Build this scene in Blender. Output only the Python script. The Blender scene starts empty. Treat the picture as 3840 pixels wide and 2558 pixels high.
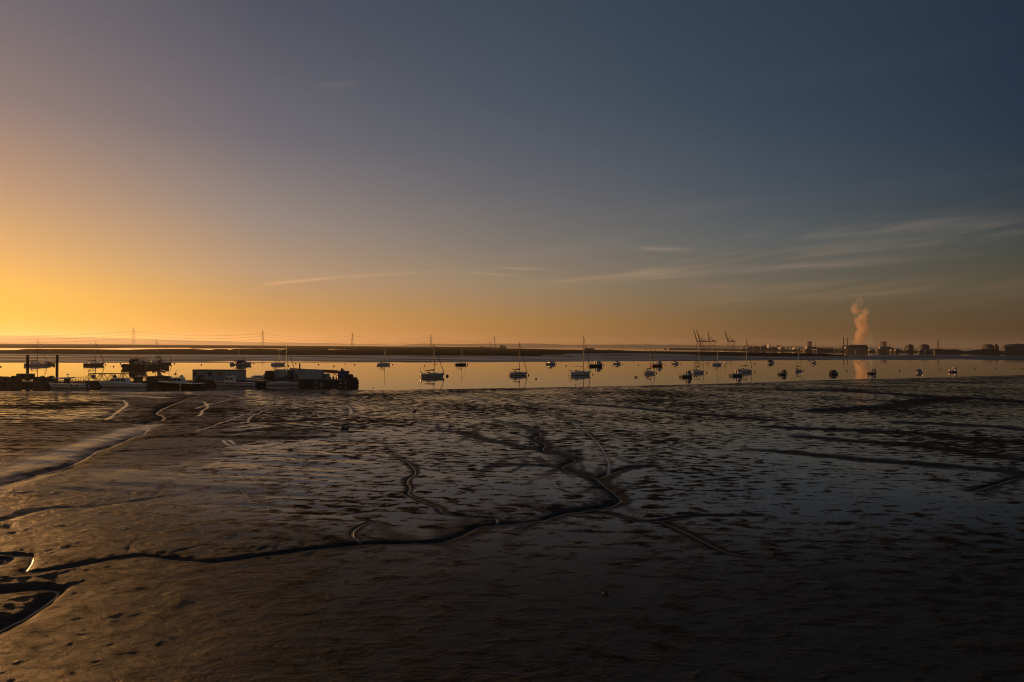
import bpy, bmesh, math, random
import numpy as np
from mathutils import Vector, Matrix
random.seed(7)
R = math.radians
SC = bpy.context.scene
COL = SC.collection

# ------------------------------------------------------------------ camera
FPX = 2560.0                      # focal length in photo pixels (24 mm on a 36 mm wide frame of 3840 px)
H = 12.0                          # drone height above the water
PITCH, ROLL = math.atan(17.5/FPX), math.atan(27.0/3840.0)
fw = Vector((0, math.cos(PITCH), math.sin(PITCH)))
rt = Vector((math.cos(ROLL), 0, math.sin(ROLL)))
up = rt.cross(fw).normalized(); rt = fw.cross(up).normalized()
cam_d = bpy.data.cameras.new('camera'); cam = bpy.data.objects.new('camera', cam_d); COL.objects.link(cam)
cam_d.lens = 24; cam_d.sensor_width = 36; cam_d.clip_start = 0.5; cam_d.clip_end = 40000
M = Matrix((rt, up, -fw)).transposed().to_4x4(); M.translation = Vector((0, 0, H)); cam.matrix_world = M
SC.camera = cam
def ray(px, py):
    return fw + rt*((px-1920)/FPX) + up*((1279-py)/FPX)
def at(px, py, z=0.0):            # where the sight line through a photo pixel meets height z
    d = ray(px, py); t = (z-H)/d.z
    return Vector((d.x*t, d.y*t, z))
def pt(px, py, Y):                # ... and where it meets the depth Y
    d = ray(px, py); t = Y/d.y
    return Vector((d.x*t, Y, H+d.z*t))

# ------------------------------------------------------------------ sky
SUN_AZ, SUN_EL = R(-48), R(3.4)   # azimuth clockwise from the view axis
def lin(c):
    return tuple((v/255/12.92 if v/255 <= .04045 else ((v/255+.055)/1.055)**2.4) for v in c)
class NT:
    def __init__(s, nt): s.t = nt
    def n(s, ty, **kw):
        n = s.t.nodes.new(ty)
        for k, v in kw.items(): setattr(n, k, v)
        return n
    def l(s, a, b): s.t.links.new(a, b)
    def m(s, op, a, b=None, c=None, clamp=False):
        n = s.n('ShaderNodeMath', operation=op, use_clamp=clamp)
        for i, v in enumerate((a, b, c)):
            if v is None: continue
            if isinstance(v, (int, float)): n.inputs[i].default_value = v
            else: s.l(v, n.inputs[i])
        return n.outputs[0]
    def mr(s, v, a, b, c=0., d=1., smooth=False):
        n = s.n('ShaderNodeMapRange', interpolation_type='SMOOTHSTEP' if smooth else 'LINEAR')
        s.l(v, n.inputs['Value'])
        for k, x in zip(('From Min', 'From Max', 'To Min', 'To Max'), (a, b, c, d)): n.inputs[k].default_value = x
        return n.outputs['Result']
    def mix(s, f, a, b, blend='MIX'):
        n = s.n('ShaderNodeMix', data_type='RGBA', blend_type=blend)
        for i, v in ((0, f), (6, a), (7, b)):
            if isinstance(v, (int, float)): n.inputs[i].default_value = v
            elif isinstance(v, tuple): n.inputs[i].default_value = (*v[:3], 1)
            else: s.l(v, n.inputs[i])
        return n.outputs[2]
    def noise(s, vec, scale, detail=3., rough=.55, dist=0., dim='3D'):
        n = s.n('ShaderNodeTexNoise', noise_dimensions=dim)
        if vec is not None: s.l(vec, n.inputs['Vector'])
        n.inputs['Scale'].default_value = scale; n.inputs['Detail'].default_value = detail
        n.inputs['Roughness'].default_value = rough; n.inputs['Distortion'].default_value = dist
        return n.outputs['Fac']
    def ramp(s, f, stops, interp='LINEAR'):
        n = s.n('ShaderNodeValToRGB'); cr = n.color_ramp; cr.interpolation = interp
        while len(cr.elements) < len(stops): cr.elements.new(.5)
        for el, (p, c) in zip(cr.elements, stops): el.position = p; el.color = (*c[:3], 1)
        s.l(f, n.inputs[0]); return n.outputs[0]
    def xyz(s, x, y, z=0.):
        n = s.n('ShaderNodeCombineXYZ')
        for i, v in enumerate((x, y, z)):
            if isinstance(v, (int, float)): n.inputs[i].default_value = v
            else: s.l(v, n.inputs[i])
        return n.outputs[0]
world = bpy.data.worlds.new('World'); SC.world = world; world.use_nodes = True
W = NT(world.node_tree); world.node_tree.nodes.clear()
tc = W.n('ShaderNodeTexCoord'); sep = W.n('ShaderNodeSeparateXYZ'); W.l(tc.outputs['Generated'], sep.inputs[0])
azd = W.m('MULTIPLY', W.m('ARCTAN2', sep.outputs[0], sep.outputs[1]), 57.29578)      # degrees, + to the right of the view axis
eld = W.m('MULTIPLY', W.m('ARCSINE', sep.outputs[2]), 57.29578)
u = W.m('POWER', W.m('DIVIDE', W.m('MAXIMUM', eld, 0.0), 90.0, clamp=True), .5)
def stops(rows):                 # (elevation in degrees, sRGB)
    return [(math.sqrt(e/90), lin(c)) for e, c in rows]
SKY = {
 -60: [(0,(255,176,66)),(3,(255,192,90)),(7,(235,183,114)),(12,(189,152,120)),(20,(126,115,114)),(30,(91,93,103)),(50,(60,70,87)),(90,(44,55,74))],
 -37: [(0,(255,170,48)),(1.7,(254,190,62)),(3.6,(246,188,86)),(6.5,(216,168,110)),(10.4,(178,145,120)),(16,(131,117,119)),(22,(104,101,111)),(40,(69,77,91)),(90,(44,55,74))],
 -20: [(0,(232,144,48)),(2.6,(206,152,84)),(5.8,(176,148,122)),(10.2,(141,131,128)),(16,(102,103,115)),(25,(72,79,95)),(50,(53,64,81)),(90,(42,54,73))],
 0:   [(0,(174,100,38)),(1.8,(170,124,66)),(5.2,(147,129,106)),(8.6,(120,116,112)),(13,(95,99,108)),(20,(69,81,96)),(27,(56,70,86)),(50,(47,60,78)),(90,(41,53,72))],
 20:  [(0,(112,70,34)),(1.8,(112,88,54)),(5.2,(103,99,86)),(8.3,(89,96,98)),(12.3,(68,80,93)),(18.5,(48,67,85)),(25,(42,60,79)),(50,(44,57,75)),(90,(41,53,72))],
 37:  [(0,(62,42,24)),(1.6,(76,59,37)),(4.5,(80,76,61)),(7.2,(58,68,69)),(10.6,(42,58,71)),(15.5,(28,49,70)),(22,(28,46,66)),(50,(41,54,72)),(90,(41,53,72))],
 110: [(0,(98,88,80)),(6,(108,101,96)),(14,(92,94,99)),(30,(68,77,91)),(90,(44,57,76))],
 -115: [(0,(122,100,85)),(8,(108,98,94)),(18,(88,88,98)),(35,(64,73,90)),(90,(44,57,76))],
}
keys = sorted(SKY); col = W.ramp(u, stops(SKY[keys[0]]), 'LINEAR')
for a, b in zip(keys, keys[1:]):
    col = W.mix(W.mr(azd, a, b, smooth=False), col, W.ramp(u, stops(SKY[b])))
# cirrus: long thin strokes with a ragged, windblown structure, laid along bearings and elevations
cvec = W.xyz(W.m('MULTIPLY', azd, .055), W.m('ADD', W.m('MULTIPLY', eld, .75), W.m('MULTIPLY', azd, -.075)))
cn = W.noise(cvec, 1.6, 6., .6, .6)
cn2 = W.noise(W.xyz(W.m('MULTIPLY', azd, .16), W.m('MULTIPLY', eld, 2.6)), 1.3, 4., .6, .3)
def AE(px, py):
    d = ray(px, py).normalized(); return math.degrees(math.atan2(d.x, d.y)), math.degrees(math.asin(d.z))
strokes = [(980,1068,1260,1040,.13,.40),(1200,1042,1760,1012,.15,.28),(1700,1018,1960,1036,.10,.30),(1780,998,2060,1012,.10,.32),
           (2380,930,2640,938,.16,.55),(2350,1022,2760,985,.30,.42),(2760,890,3120,880,.22,.40),(3040,880,3840,800,.40,.46),
           (2300,1030,2900,1012,.20,.30),(2900,958,3480,912,.36,.50),(3400,915,3900,850,.40,.46),(2700,1010,3400,965,.28,.34),
           (2640,960,3000,940,.18,.28),(1180,322,1340,312,.22,.22),(2600,1125,3900,1050,.55,.30),(2700,330,3900,120,.7,.05),
           (3200,700,3900,640,.5,.09),(2560,1080,3200,1055,.35,.22),(2500,985,2900,962,.2,.3),(2250,1052,2700,1030,.16,.3),(3050,1010,3840,930,.22,.34),(3300,860,3840,835,.24,.3),(2900,1000,3300,990,.13,.3),(2450,940,2800,935,.12,.3),(2000,1062,2500,1015,.18,.26)]
cm = None
for x0, y0, x1, y1, w, s in strokes:
    a0, e0 = AE(x0, y0); a1, e1 = AE(x1, y1); k = (e1-e0)/(a1-a0)
    d = W.m('SUBTRACT', W.m('SUBTRACT', eld, e0-k*a0), W.m('MULTIPLY', azd, k))
    d = W.m('ADD', d, W.m('MULTIPLY', W.m('SUBTRACT', cn2, .5), w*1.3))
    g = W.m('EXPONENT', W.m('MULTIPLY', W.m('MULTIPLY', d, d), -1/(w*w)))
    L = abs(a1-a0)
    g = W.m('MULTIPLY', g, W.mr(azd, a0-.12*L, a0+.3*L, 0, s, True))
    g = W.m('MULTIPLY', g, W.mr(azd, a1-.3*L, a1+.2*L, 1, 0, True))
    cm = g if cm is None else W.m('ADD', cm, g)
cm = W.m('MULTIPLY', cm, W.mr(cn, .38, .60, .10, 1.15))
veil = W.m('MULTIPLY', W.mr(W.noise(cvec, .8, 5., .6, .8), .5, .75, 0, .22), W.m('MULTIPLY', W.mr(eld, 1.5, 5., 0, 1, True), W.mr(eld, 9., 16., 1, 0, True)))
veil = W.m('MULTIPLY', veil, W.mr(azd, -12., 8., 0, 1, True))
cm = W.m('MULTIPLY', W.m('ADD', cm, veil), 1.6)
ccol = W.mix(1., col, (1.42, 1.26, 1.16), 'MULTIPLY')
ccol = W.mix(1., ccol, (.045, .026, .016), 'ADD')
col = W.mix(W.m('MINIMUM', cm, .85), col, ccol)
sky = W.n('ShaderNodeTexSky', sky_type='NISHITA', sun_disc=False, sun_elevation=SUN_EL, sun_rotation=SUN_AZ)
sky.air_density = 1.5; sky.dust_density = 2.0
col = W.mix(1., W.mix(1., col, (9.4, 9.4, 9.4), 'MULTIPLY'), W.mix(1., sky.outputs[0], (.05, .05, .05), 'MULTIPLY'), 'ADD')
bg = W.n('ShaderNodeBackground'); W.l(col, bg.inputs['Color']); bg.inputs['Strength'].default_value = .1
wo = W.n('ShaderNodeOutputWorld'); W.l(bg.outputs[0], wo.inputs['Surface'])

# ------------------------------------------------------------------ sun
sd = bpy.data.lights.new('sun', 'SUN'); sd.energy = 4.6; sd.angle = R(.55); sd.color = (1.0, .47, .15)
sun = bpy.data.objects.new('sun', sd); COL.objects.link(sun)
sdir = Vector((math.sin(SUN_AZ)*math.cos(SUN_EL), math.cos(SUN_AZ)*math.cos(SUN_EL), math.sin(SUN_EL)))
sun.rotation_euler = (-sdir).to_track_quat('-Z', 'Y').to_euler(); sun.location = (-200, 200, 60)
SC.view_settings.view_transform = 'Standard'; SC.view_settings.look = 'None'
SC.view_settings.exposure = 0; SC.view_settings.gamma = 1; SC.view_settings.use_curve_mapping = False
SC.render.engine = 'CYCLES'; SC.cycles.use_denoising = True; SC.cycles.max_bounces = 8
SC.cycles.volume_bounces = 3; SC.cycles.filter_width = 1.1; SC.cycles.sample_clamp_indirect = 4

# ------------------------------------------------------------------ materials and mesh helpers
MATS = {}
def mat(name, c, rough=.6, metal=0., var=.18, scale=3., bump=.0, spec=.5, c2=None, stretch=(1,1,1)):
    if name in MATS: return MATS[name]
    m = bpy.data.materials.new(name); m.use_nodes = True; t = NT(m.node_tree)
    b = m.node_tree.nodes['Principled BSDF']
    tcn = t.n('ShaderNodeTexCoord'); mp = t.n('ShaderNodeMapping'); t.l(tcn.outputs['Object'], mp.inputs[0]); mp.inputs['Scale'].default_value = stretch
    n = t.noise(mp.outputs[0], scale, 5., .6)
    c2 = c2 or tuple(v*(1-2*var) for v in c)
    t.l(t.mix(t.mr(n, .35, .65), c2, tuple(min(1, v*(1+var*.5)) for v in c)), b.inputs['Base Color'])
    t.l(t.mr(n, .3, .7, min(1, rough*1.2), rough*.8), b.inputs['Roughness'])
    b.inputs['Metallic'].default_value = metal; b.inputs['Specular IOR Level'].default_value = spec
    if bump:
        bn = t.n('ShaderNodeBump'); bn.inputs['Strength'].default_value = 1; bn.inputs['Distance'].default_value = bump
        t.l(n, bn.inputs['Height']); t.l(bn.outputs[0], b.inputs['Normal'])
    MATS[name] = m; return m
class MB:
    def __init__(s): s.v = []; s.f = []; s.sm = []
    def add(s, vs, fs, smooth=False):
        o = len(s.v); s.v += [tuple(v) for v in vs]; s.f += [tuple(o+i for i in f) for f in fs]; s.sm += [smooth]*len(fs); return s
    def box(s, x0, x1, y0, y1, z0, z1):
        return s.add([(x, y, z) for z in (z0, z1) for x, y in ((x0,y0),(x1,y0),(x1,y1),(x0,y1))],
                     [(3,2,1,0),(4,5,6,7),(0,1,5,4),(1,2,6,5),(2,3,7,6),(3,0,4,7)])
    def tube(s, a, b, r, r2=None, n=6):
        a, b = Vector(a), Vector(b); r2 = r if r2 is None else r2; d = (b-a)
        if d.length < 1e-6: return s
        d.normalize(); q = d.orthogonal().normalized(); w = d.cross(q)
        vs = [c+(q*math.cos(t)+w*math.sin(t))*rr for c, rr in ((a, r), (b, r2)) for t in [2*math.pi*i/n for i in range(n)]]
        return s.add(vs, [(i, (i+1) % n, n+(i+1) % n, n+i) for i in range(n)]+[tuple(range(n))[::-1], tuple(range(n, 2*n))], n > 4)
    def path(s, pts, r, n=6):
        for a, b in zip(pts, pts[1:]): s.tube(a, b, r, n=n)
        return s
    def lathe(s, prof, c=(0,0,0), n=14, axis='z'):     # prof: (radius, height)
        vs = []
        for r, h in prof:
            for i in range(n):
                t = 2*math.pi*i/n; x, y = r*math.cos(t), r*math.sin(t)
                p = (x, y, h) if axis == 'z' else ((h, x, y) if axis == 'x' else (x, h, y))
                vs.append((p[0]+c[0], p[1]+c[1], p[2]+c[2]))
        fs = [(k*n+i, k*n+(i+1) % n, (k+1)*n+(i+1) % n, (k+1)*n+i) for k in range(len(prof)-1) for i in range(n)]
        fs += [tuple(range(n))[::-1], tuple(range((len(prof)-1)*n, len(prof)*n))]
        return s.add(vs, fs, True)
    def prism(s, poly, y0, y1, plane='xz'):            # outline in the xz plane, pushed along y
        n = len(poly); g = (lambda p, y: (p[0], y, p[1])) if plane == 'xz' else ((lambda p, y: (p[0], p[1], y)) if plane == 'xy' else (lambda p, y: (y, p[0], p[1])))
        return s.add([g(p, y0) for p in poly]+[g(p, y1) for p in poly],
                     [tuple(range(n)), tuple(range(n, 2*n))[::-1]]+[(i, n+i, n+(i+1) % n, (i+1) % n) for i in range(n)])
    def loft(s, secs, close=True, smooth=True, caps=True):
        n = len(secs[0]); o = [p for q in secs for p in q]; fs = []
        for k in range(len(secs)-1):
            for i in range(n if close else n-1): fs.append((k*n+i, k*n+(i+1) % n, (k+1)*n+(i+1) % n, (k+1)*n+i))
        if caps: fs += [tuple(range(n))[::-1], tuple(range((len(secs)-1)*n, len(secs)*n))]
        return s.add(o, fs, smooth)
    def blob(s, c, r, n=8, jit=.15):
        prof = [(max(.02, math.sin(math.pi*k/6))*r[0], -math.cos(math.pi*k/6)*r[2]) for k in range(7)]
        vs = [(rr*math.cos(2*math.pi*i/n)*random.uniform(1-jit, 1+jit)+c[0], rr*math.sin(2*math.pi*i/n)*r[1]/r[0]*random.uniform(1-jit, 1+jit)+c[1], h*random.uniform(1-jit, 1+jit)+c[2]) for rr, h in prof for i in range(n)]
        return s.add(vs, [(k*n+i, k*n+(i+1) % n, (k+1)*n+(i+1) % n, (k+1)*n+i) for k in range(6) for i in range(n)])
    def build(s, name, m, parent=None, loc=None):
        me = bpy.data.meshes.new(name); me.from_pydata(s.v, [], s.f)
        me.polygons.foreach_set('use_smooth', s.sm); me.materials.append(m); me.update()
        bm = bmesh.new(); bm.from_mesh(me); bmesh.ops.recalc_face_normals(bm, faces=bm.faces); bm.to_mesh(me); bm.free()
        if any(s.sm): me.set_sharp_from_angle(angle=R(40))
        o = bpy.data.objects.new(name, me); COL.objects.link(o)
        if parent is not None: o.parent = parent
        if loc is not None: o.location = loc
        return o
def tag(o, label, cat=None, group=None, kind=None):
    if label: o['label'] = label
    if cat: o['category'] = cat
    if group: o['group'] = group
    if kind: o['kind'] = kind
    return o
def thing(name, label, cat, loc=(0,0,0), rz=0., group=None):
    o = bpy.data.objects.new(name, None); COL.objects.link(o); o.empty_display_size = .2
    o.location = loc; o.rotation_euler = (0, 0, rz); return tag(o, label, cat, group)
def copy_tree(o, parent=None):
    kids = [c for c in bpy.data.objects if c.parent == o]
    c = o.copy(); COL.objects.link(c)
    if parent is not None: c.parent = parent
    for k in kids: copy_tree(k, c)
    return c

# ------------------------------------------------------------------ water
def hz(px): return 1283+27*px/3840
def lerp_tab(tab, x):
    xs = [t[0] for t in tab]; ys = [t[1] for t in tab]; return np.interp(x, xs, ys)
wm = bpy.data.materials.new('water'); wm.use_nodes = True; t = NT(wm.node_tree); b = wm.node_tree.nodes['Principled BSDF']
b.inputs['Base Color'].default_value = (.030, .028, .022, 1); b.inputs['Roughness'].default_value = .03; b.inputs['IOR'].default_value = 1.33
g = t.n('ShaderNodeNewGeometry'); mp = t.n('ShaderNodeMapping'); t.l(g.outputs['Position'], mp.inputs[0]); mp.inputs['Scale'].default_value = (.55, 1.0, 1)
h1 = t.noise(mp.outputs[0], .8, 3., .5, .3); h2 = t.noise(mp.outputs[0], .06, 2., .5)
hh = t.m('MULTIPLY', h1, t.mr(h2, .38, .66, .2, 1.7))
bn = t.n('ShaderNodeBump'); bn.inputs['Strength'].default_value = 1; bn.inputs['Distance'].default_value = .006
t.l(hh, bn.inputs['Height']); t.l(bn.outputs[0], b.inputs['Normal'])
mb = MB(); n = 64; RW = 23000
mb.add([(0,0,0)]+[(RW*math.cos(2*math.pi*i/n), RW*math.sin(2*math.pi*i/n), 0) for i in range(n)], [(0, 1+i, 1+(i+1) % n) for i in range(n)])
tag(mb.build('water', wm), 'calm river water reflecting the dawn sky', kind='structure')

# ------------------------------------------------------------------ near mudflat
WL = [(-1500,1474),(0,1467),(400,1465.5),(900,1464.5),(1440,1462),(1640,1459.5),(1920,1455),(2160,1450.5),(2400,1446),(2640,1440),(2880,1432.5),(3360,1419),(3840,1407),(5200,1375)]
wx = np.array([at(a, b_).x for a, b_ in WL]); wy = np.array([at(a, b_).y for a, b_ in WL])
az_w = np.arctan2(wx, wy); D_w = wy
def mudz(s):                                  # s: metres inland from the water's edge
    s = np.maximum(s, -6); return np.where(s < 0, s*.03, .62*(1-np.exp(-s/45))+.0012*s)
def mud_at(px, py):
    z = .3
    for _ in range(6):
        p = at(px, py, z); s = np.interp(math.atan2(p.x, p.y), az_w, D_w)-p.y; z = float(mudz(s))
    return (p.x, p.y)
# channels traced on the ground: (points, kind, half width m, depth m)
CH = [
 ([(0,2073),(82,2076),(128,2079),(117,2114),(87,2139),(163,2139),(304,2114),(489,2079),(598,2087),(761,2103),(848,2101),(1033,2073),(1280,2042),(1443,2033),(1633,2031),(1715,2012),(1769,1987),(1791,1971),(1851,1963),(1960,1957),(2041,1949),(2068,1938),(2112,1916)], 'c', .82, .24),
 ([(2041,1949),(2068,1938),(2112,1916),(2204,1903),(2286,1892),(2322,1876),(2329,1868),(2308,1846),(2259,1808),(2237,1791),(2177,1772),(2106,1753),(2112,1742),(2161,1723),(2150,1713),(2095,1699),(2030,1685),(2052,1664),(1992,1639),(2036,1623),(2003,1609),(1932,1590),(1796,1569)], 'c', 1.0, .30),
 ([(-500,2120),(-200,2094),(0,2094),(14,2088),(26,2096),(-40,2125),(-300,2180)], 'c', 1.0, .3),
 ([(-700,1990),(0,1815),(163,1766),(272,1736),(321,1717),(348,1690),(435,1663),(506,1630),(544,1622),(560,1606),(548,1588),(560,1582),(620,1568),(600,1553),(580,1543),(652,1511),(723,1486),(815,1480),(1022,1478)], 'c', 2.6, .5),
 ([(-500,2050),(0,1951),(71,1932),(152,1908),(234,1899),(348,1899),(462,1875),(674,1853)], 'c', 1.4, .22),
 ([(-600,2260),(0,2206),(102,2193),(188,2192),(226,2208),(163,2253),(82,2302),(0,2347),(-300,2500)], 'c', 1.4, .55),
 ([(2280,1776),(2286,1737),(2259,1683),(2226,1645),(2177,1601),(2096,1558),(1987,1509),(1878,1487),(1845,1471)], 't', .28, .04),
 ([(2248,1789),(2297,1770),(2362,1751),(2476,1745)], 'c', .9, .2),
 ([(2030,1685),(1905,1664),(1797,1642),(1748,1623),(1623,1612)], 'c', .9, .15),
 ([(2101,1748),(1976,1741),(1824,1737)], 'c', .8, .14),
 ([(2112,1916),(2286,1919),(2340,1936),(2395,1952),(2460,1952),(2560,1936),(2642,1929),(2750,1929),(2886,1932)], 'c', .5, .14),
 ([(2460,1952),(2520,1971),(2560,1993),(2627,2026),(2700,2064),(2760,2082),(2860,2087)], 'c', .45, .07),
 ([(1862,1962),(1864,1938),(1769,1935),(1655,1919),(1650,1900),(1574,1873),(1525,1851),(1541,1829),(1519,1802),(1568,1770),(1525,1726),(1459,1699)], 'c', .45, .16),
 ([(1351,2033),(1313,2009),(1334,1976),(1410,1949)], 'c', .3, .08),
 ([(2832,1600),(2941,1603),(3104,1611),(3240,1614),(3484,1627),(3593,1644),(3840,1660),(4300,1700)], 'd', 1.5, .3),
 ([(2941,1636),(3076,1641),(3212,1657),(3430,1668),(3593,1693),(3840,1723),(4300,1790)], 'd', 1.5, .32),
 ([(2767,1684),(2941,1695),(3049,1706),(3212,1723),(3430,1739),(3647,1755),(3840,1773),(4300,1830)], 'd', 1.2, .28),
 ([(3321,1581),(3593,1592),(3756,1600),(3840,1614),(4300,1650)], 'd', 1.5, .26),
 ([(3038,1549),(3104,1538),(3348,1527),(3457,1502),(3647,1489),(3840,1510),(4300,1540)], 'd', 2.8, .34),
 ([(2913,1464),(3104,1462),(3430,1483),(3560,1492)], 'd', 3.2, .25),
 ([(2560,1549),(2720,1560),(2886,1576)], 'd', 1.2, .16), ([(2140,1514),(2400,1530),(2560,1549)], 'd', 1.2, .12),
 ([(3642,1842),(3729,1815),(3840,1785),(4200,1740)], 'c', .7, .14),
 ([(733,1619),(845,1581),(926,1551),(1008,1519),(1035,1505),(1038,1496)], 't', .4, .06),
 ([(932,1583),(929,1570),(967,1549),(1019,1530)], 't', .4, .05),
 ([(736,1562),(763,1551),(750,1542),(782,1530),(774,1513),(760,1505)], 't', .6, .05),
 ([(736,1532),(763,1519),(820,1508),(866,1496)], 't', .5, .05),
 ([(600,1594),(668,1584),(750,1580),(899,1580),(1089,1581),(1240,1570)], 'd', 1.0, .22),
 ([(440,1650),(600,1636),(709,1633),(763,1638),(926,1638),(1062,1641),(1240,1636)], 'd', 1.3, .3),
 ([(817,1628),(953,1614),(1089,1603)], 'd', 1.5, .24),
 ([(400,1694),(600,1685),(668,1681),(682,1693),(736,1701),(801,1696)], 'c', .7, .16),
 ([(462,1501),(481,1519),(451,1535),(424,1557),(397,1576)], 't', .6, .06),
 ([(836,1650),(850,1665),(868,1672),(905,1668),(985,1650)], 't', .5, .06), ([(862,1650),(878,1664)], 't', .5, .04),
 ([(1280,1514),(1305,1522),(1317,1538),(1313,1555)], 't', .5, .05),
 ([(1378,1484),(1372,1492),(1345,1501),(1352,1508),(1430,1520),(1520,1535)], 't', .4, .05),
 ([(1700,1478),(1760,1490),(1830,1503)], 't', .6, .05),
 ([(600,1490),(700,1530),(640,1590),(520,1650),(420,1700)], 'z', 9., .0), ([(820,1500),(700,1600),(560,1720)], 'z', 6., .0),
 ([(60,1610),(250,1620),(430,1590)], 'z', 8., .0), ([(850,1660),(930,1640),(1080,1625)], 'z', 4., .0), ([(0,1660),(200,1660)], 'z', 5., .0),
 ([(560,1592),(408,1636),(272,1682),(163,1725),(0,1772),(-500,1880)], 'w', 3.2, .0),
 ([(177,1777),(82,1804),(0,1834),(-400,1930)], 'w', 1.6, .0),
 ([(0,1470),(300,1470),(600,1474),(900,1468)], 'w', 5., .0), ([(430,1482),(620,1492)], 'w', 2.4, .0),
]
NR, NC = 640, 1300
inv = np.linspace(1/19.0, 1/340., NR); Dg = 1/inv
ta = np.linspace(math.tan(R(-50)), math.tan(R(50)), NC)
D = np.repeat(Dg[:, None], NC, 1); X = D*ta[None, :]
wd = np.interp(np.arctan2(X, D), az_w, D_w)
# squeeze the rows of each bearing so that the last one lies just beyond the water's edge
k = (1/(wd+5)-1/19.)/(1/340.-1/19.); D = 1/(1/19.+(1/D-1/19.)*k); X = D*ta[None, :]
S = wd-D; Z = mudz(S)
# small rills that feed the winding creeks
rr_ = random.Random(17)
for pts_, kind, w, dep in [c for c in CH if c[1] == 'c' and c[2] > .6]:
    for i in range(len(pts_)-1):
        (xa, ya), (xb_, yb_) = pts_[i], pts_[i+1]
        if ya < 1600 or min(xa, xb_) < -100: continue
        for s_ in range(3):
            f = rr_.random(); x, y = xa+(xb_-xa)*f, ya+(yb_-ya)*f; side = rr_.choice((-1, 1, -1)); sc_ = (y-1290)/400
            P = [(x, y)]; dx = rr_.uniform(-1, 1)*30*sc_; dy = side*rr_.uniform(6, 16)*sc_
            for k in range(rr_.randint(2, 4)): x += dx+rr_.uniform(-14, 14)*sc_; y += dy+rr_.uniform(-3, 3)*sc_; P.append((x, max(1500, y)))
            CH.append((P, 'r', rr_.uniform(.14, .30), rr_.uniform(.03, .09)))
rng = np.random.RandomState(3)
def vnoise(x, y, seed):                       # smooth value noise
    r_ = np.random.RandomState(seed).rand(256, 256); xi = np.floor(x).astype(int); yi = np.floor(y).astype(int)
    fx = x-xi; fy = y-yi; fx = fx*fx*(3-2*fx); fy = fy*fy*(3-2*fy)
    g_ = lambda a, c: r_[a & 255, c & 255]
    return (g_(xi, yi)*(1-fx)+g_(xi+1, yi)*fx)*(1-fy)+(g_(xi, yi+1)*(1-fx)+g_(xi+1, yi+1)*fx)*fy-.5
wob = vnoise(X*.45, D*.45, 11)*1.3+vnoise(X*1.7, D*1.7, 12)*.42
wob2 = vnoise(X*.45+50, D*.45+9, 13)*1.3+vnoise(X*1.7+30, D*1.7, 14)*.42
dry = np.zeros_like(X); film = np.zeros_like(X); carve = np.zeros_like(X)
for pts_, kind, w, dep in CH:
    w *= {'c': .62, 'd': .85, 't': .72, 'w': .8, 'z': 1., 'r': 1.}[kind]; dep *= {'c': .5, 'd': .3}.get(kind, .5)
    P = np.array([mud_at(*p) for p in pts_])
    # round the corners
    for _ in range(2):
        Q = np.empty((2*len(P)-2, 2)); Q[0::2] = P[:-1]*.75+P[1:]*.25; Q[1::2] = P[:-1]*.25+P[1:]*.75
        P = np.vstack([P[:1], Q, P[-1:]])
    reach = w*4+2
    msk = (X > P[:,0].min()-reach) & (X < P[:,0].max()+reach) & (D > P[:,1].min()-reach) & (D < P[:,1].max()+reach)
    amp = min(.2, w*.2)
    xx = X[msk]+wob[msk]*amp; yy = D[msk]+wob2[msk]*amp; best = np.full(xx.shape, 1e9); tt = np.zeros(xx.shape)
    for i in range(len(P)-1):
        ax_, ay_ = P[i]; dx, dy = P[i+1]-P[i]; L2 = dx*dx+dy*dy+1e-9
        h = np.clip(((xx-ax_)*dx+(yy-ay_)*dy)/L2, 0, 1); dd = np.hypot(xx-ax_-h*dx, yy-ay_-h*dy)
        u_ = dd < best; best[u_] = dd[u_]; tt[u_] = (i+h[u_])/len(P)
    e = best/w*(1+.8*vnoise(xx*.55, yy*.55, 15)+.3*vnoise(xx*1.9, yy*1.9, 16)); end = np.clip(np.minimum(tt, 1-tt)*7, .0, 1) if kind == 'd' else np.clip(np.minimum(tt+.12, 1-tt)*5, .1, 1)
    if kind == 'c':
        carve[msk] = np.maximum(carve[msk], dep*end*(.62*np.exp(-(e/.55)**2)+.38*np.exp(-(e/1.5)**2)))
        dry[msk] = np.maximum(dry[msk], end*np.exp(-(e/1.6)**4)); film[msk] = np.maximum(film[msk], np.clip(end*2-.3, 0, 1)*np.exp(-(best/max(.08, w*.10))**4))
    elif kind == 'r':
        en = np.clip((1-tt)*1.6, 0, 1); carve[msk] = np.maximum(carve[msk], dep*en*np.exp(-(e/1.2)**2)); dry[msk] = np.maximum(dry[msk], .65*en*np.exp(-(e/1.9)**2)); film[msk] = np.maximum(film[msk], (dep > .06)*en*np.exp(-(best/.07)**2))
    elif kind == 'd':
        carve[msk] = np.maximum(carve[msk], dep*end*np.exp(-(e/.8)**2)); dry[msk] = np.maximum(dry[msk], end*np.exp(-(e/1.4)**4))
    elif kind == 't':
        carve[msk] = np.maximum(carve[msk], dep*.5*np.exp(-(e)**2)); film[msk] = np.maximum(film[msk], np.exp(-(best/w/.8*(1+.9*vnoise(xx*.35, yy*.35, 18)+.9*vnoise(xx*1.2, yy*1.2, 19)))**4)); dry[msk] = np.maximum(dry[msk], .4*np.exp(-(e/2.2)**2))
    elif kind == 'z': dry[msk] = np.maximum(dry[msk], .62*np.exp(-(e/1.1)**4))
    else: film[msk] = np.maximum(film[msk], .9*np.exp(-(e/1.)**3))
und = vnoise(X*.06, D*.06, 21)*.10+vnoise(X*.16, D*.16, 22)*.045+vnoise(X*.33, D*.33, 24)*.02
fade = np.clip(S/12, 0, 1)
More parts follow.
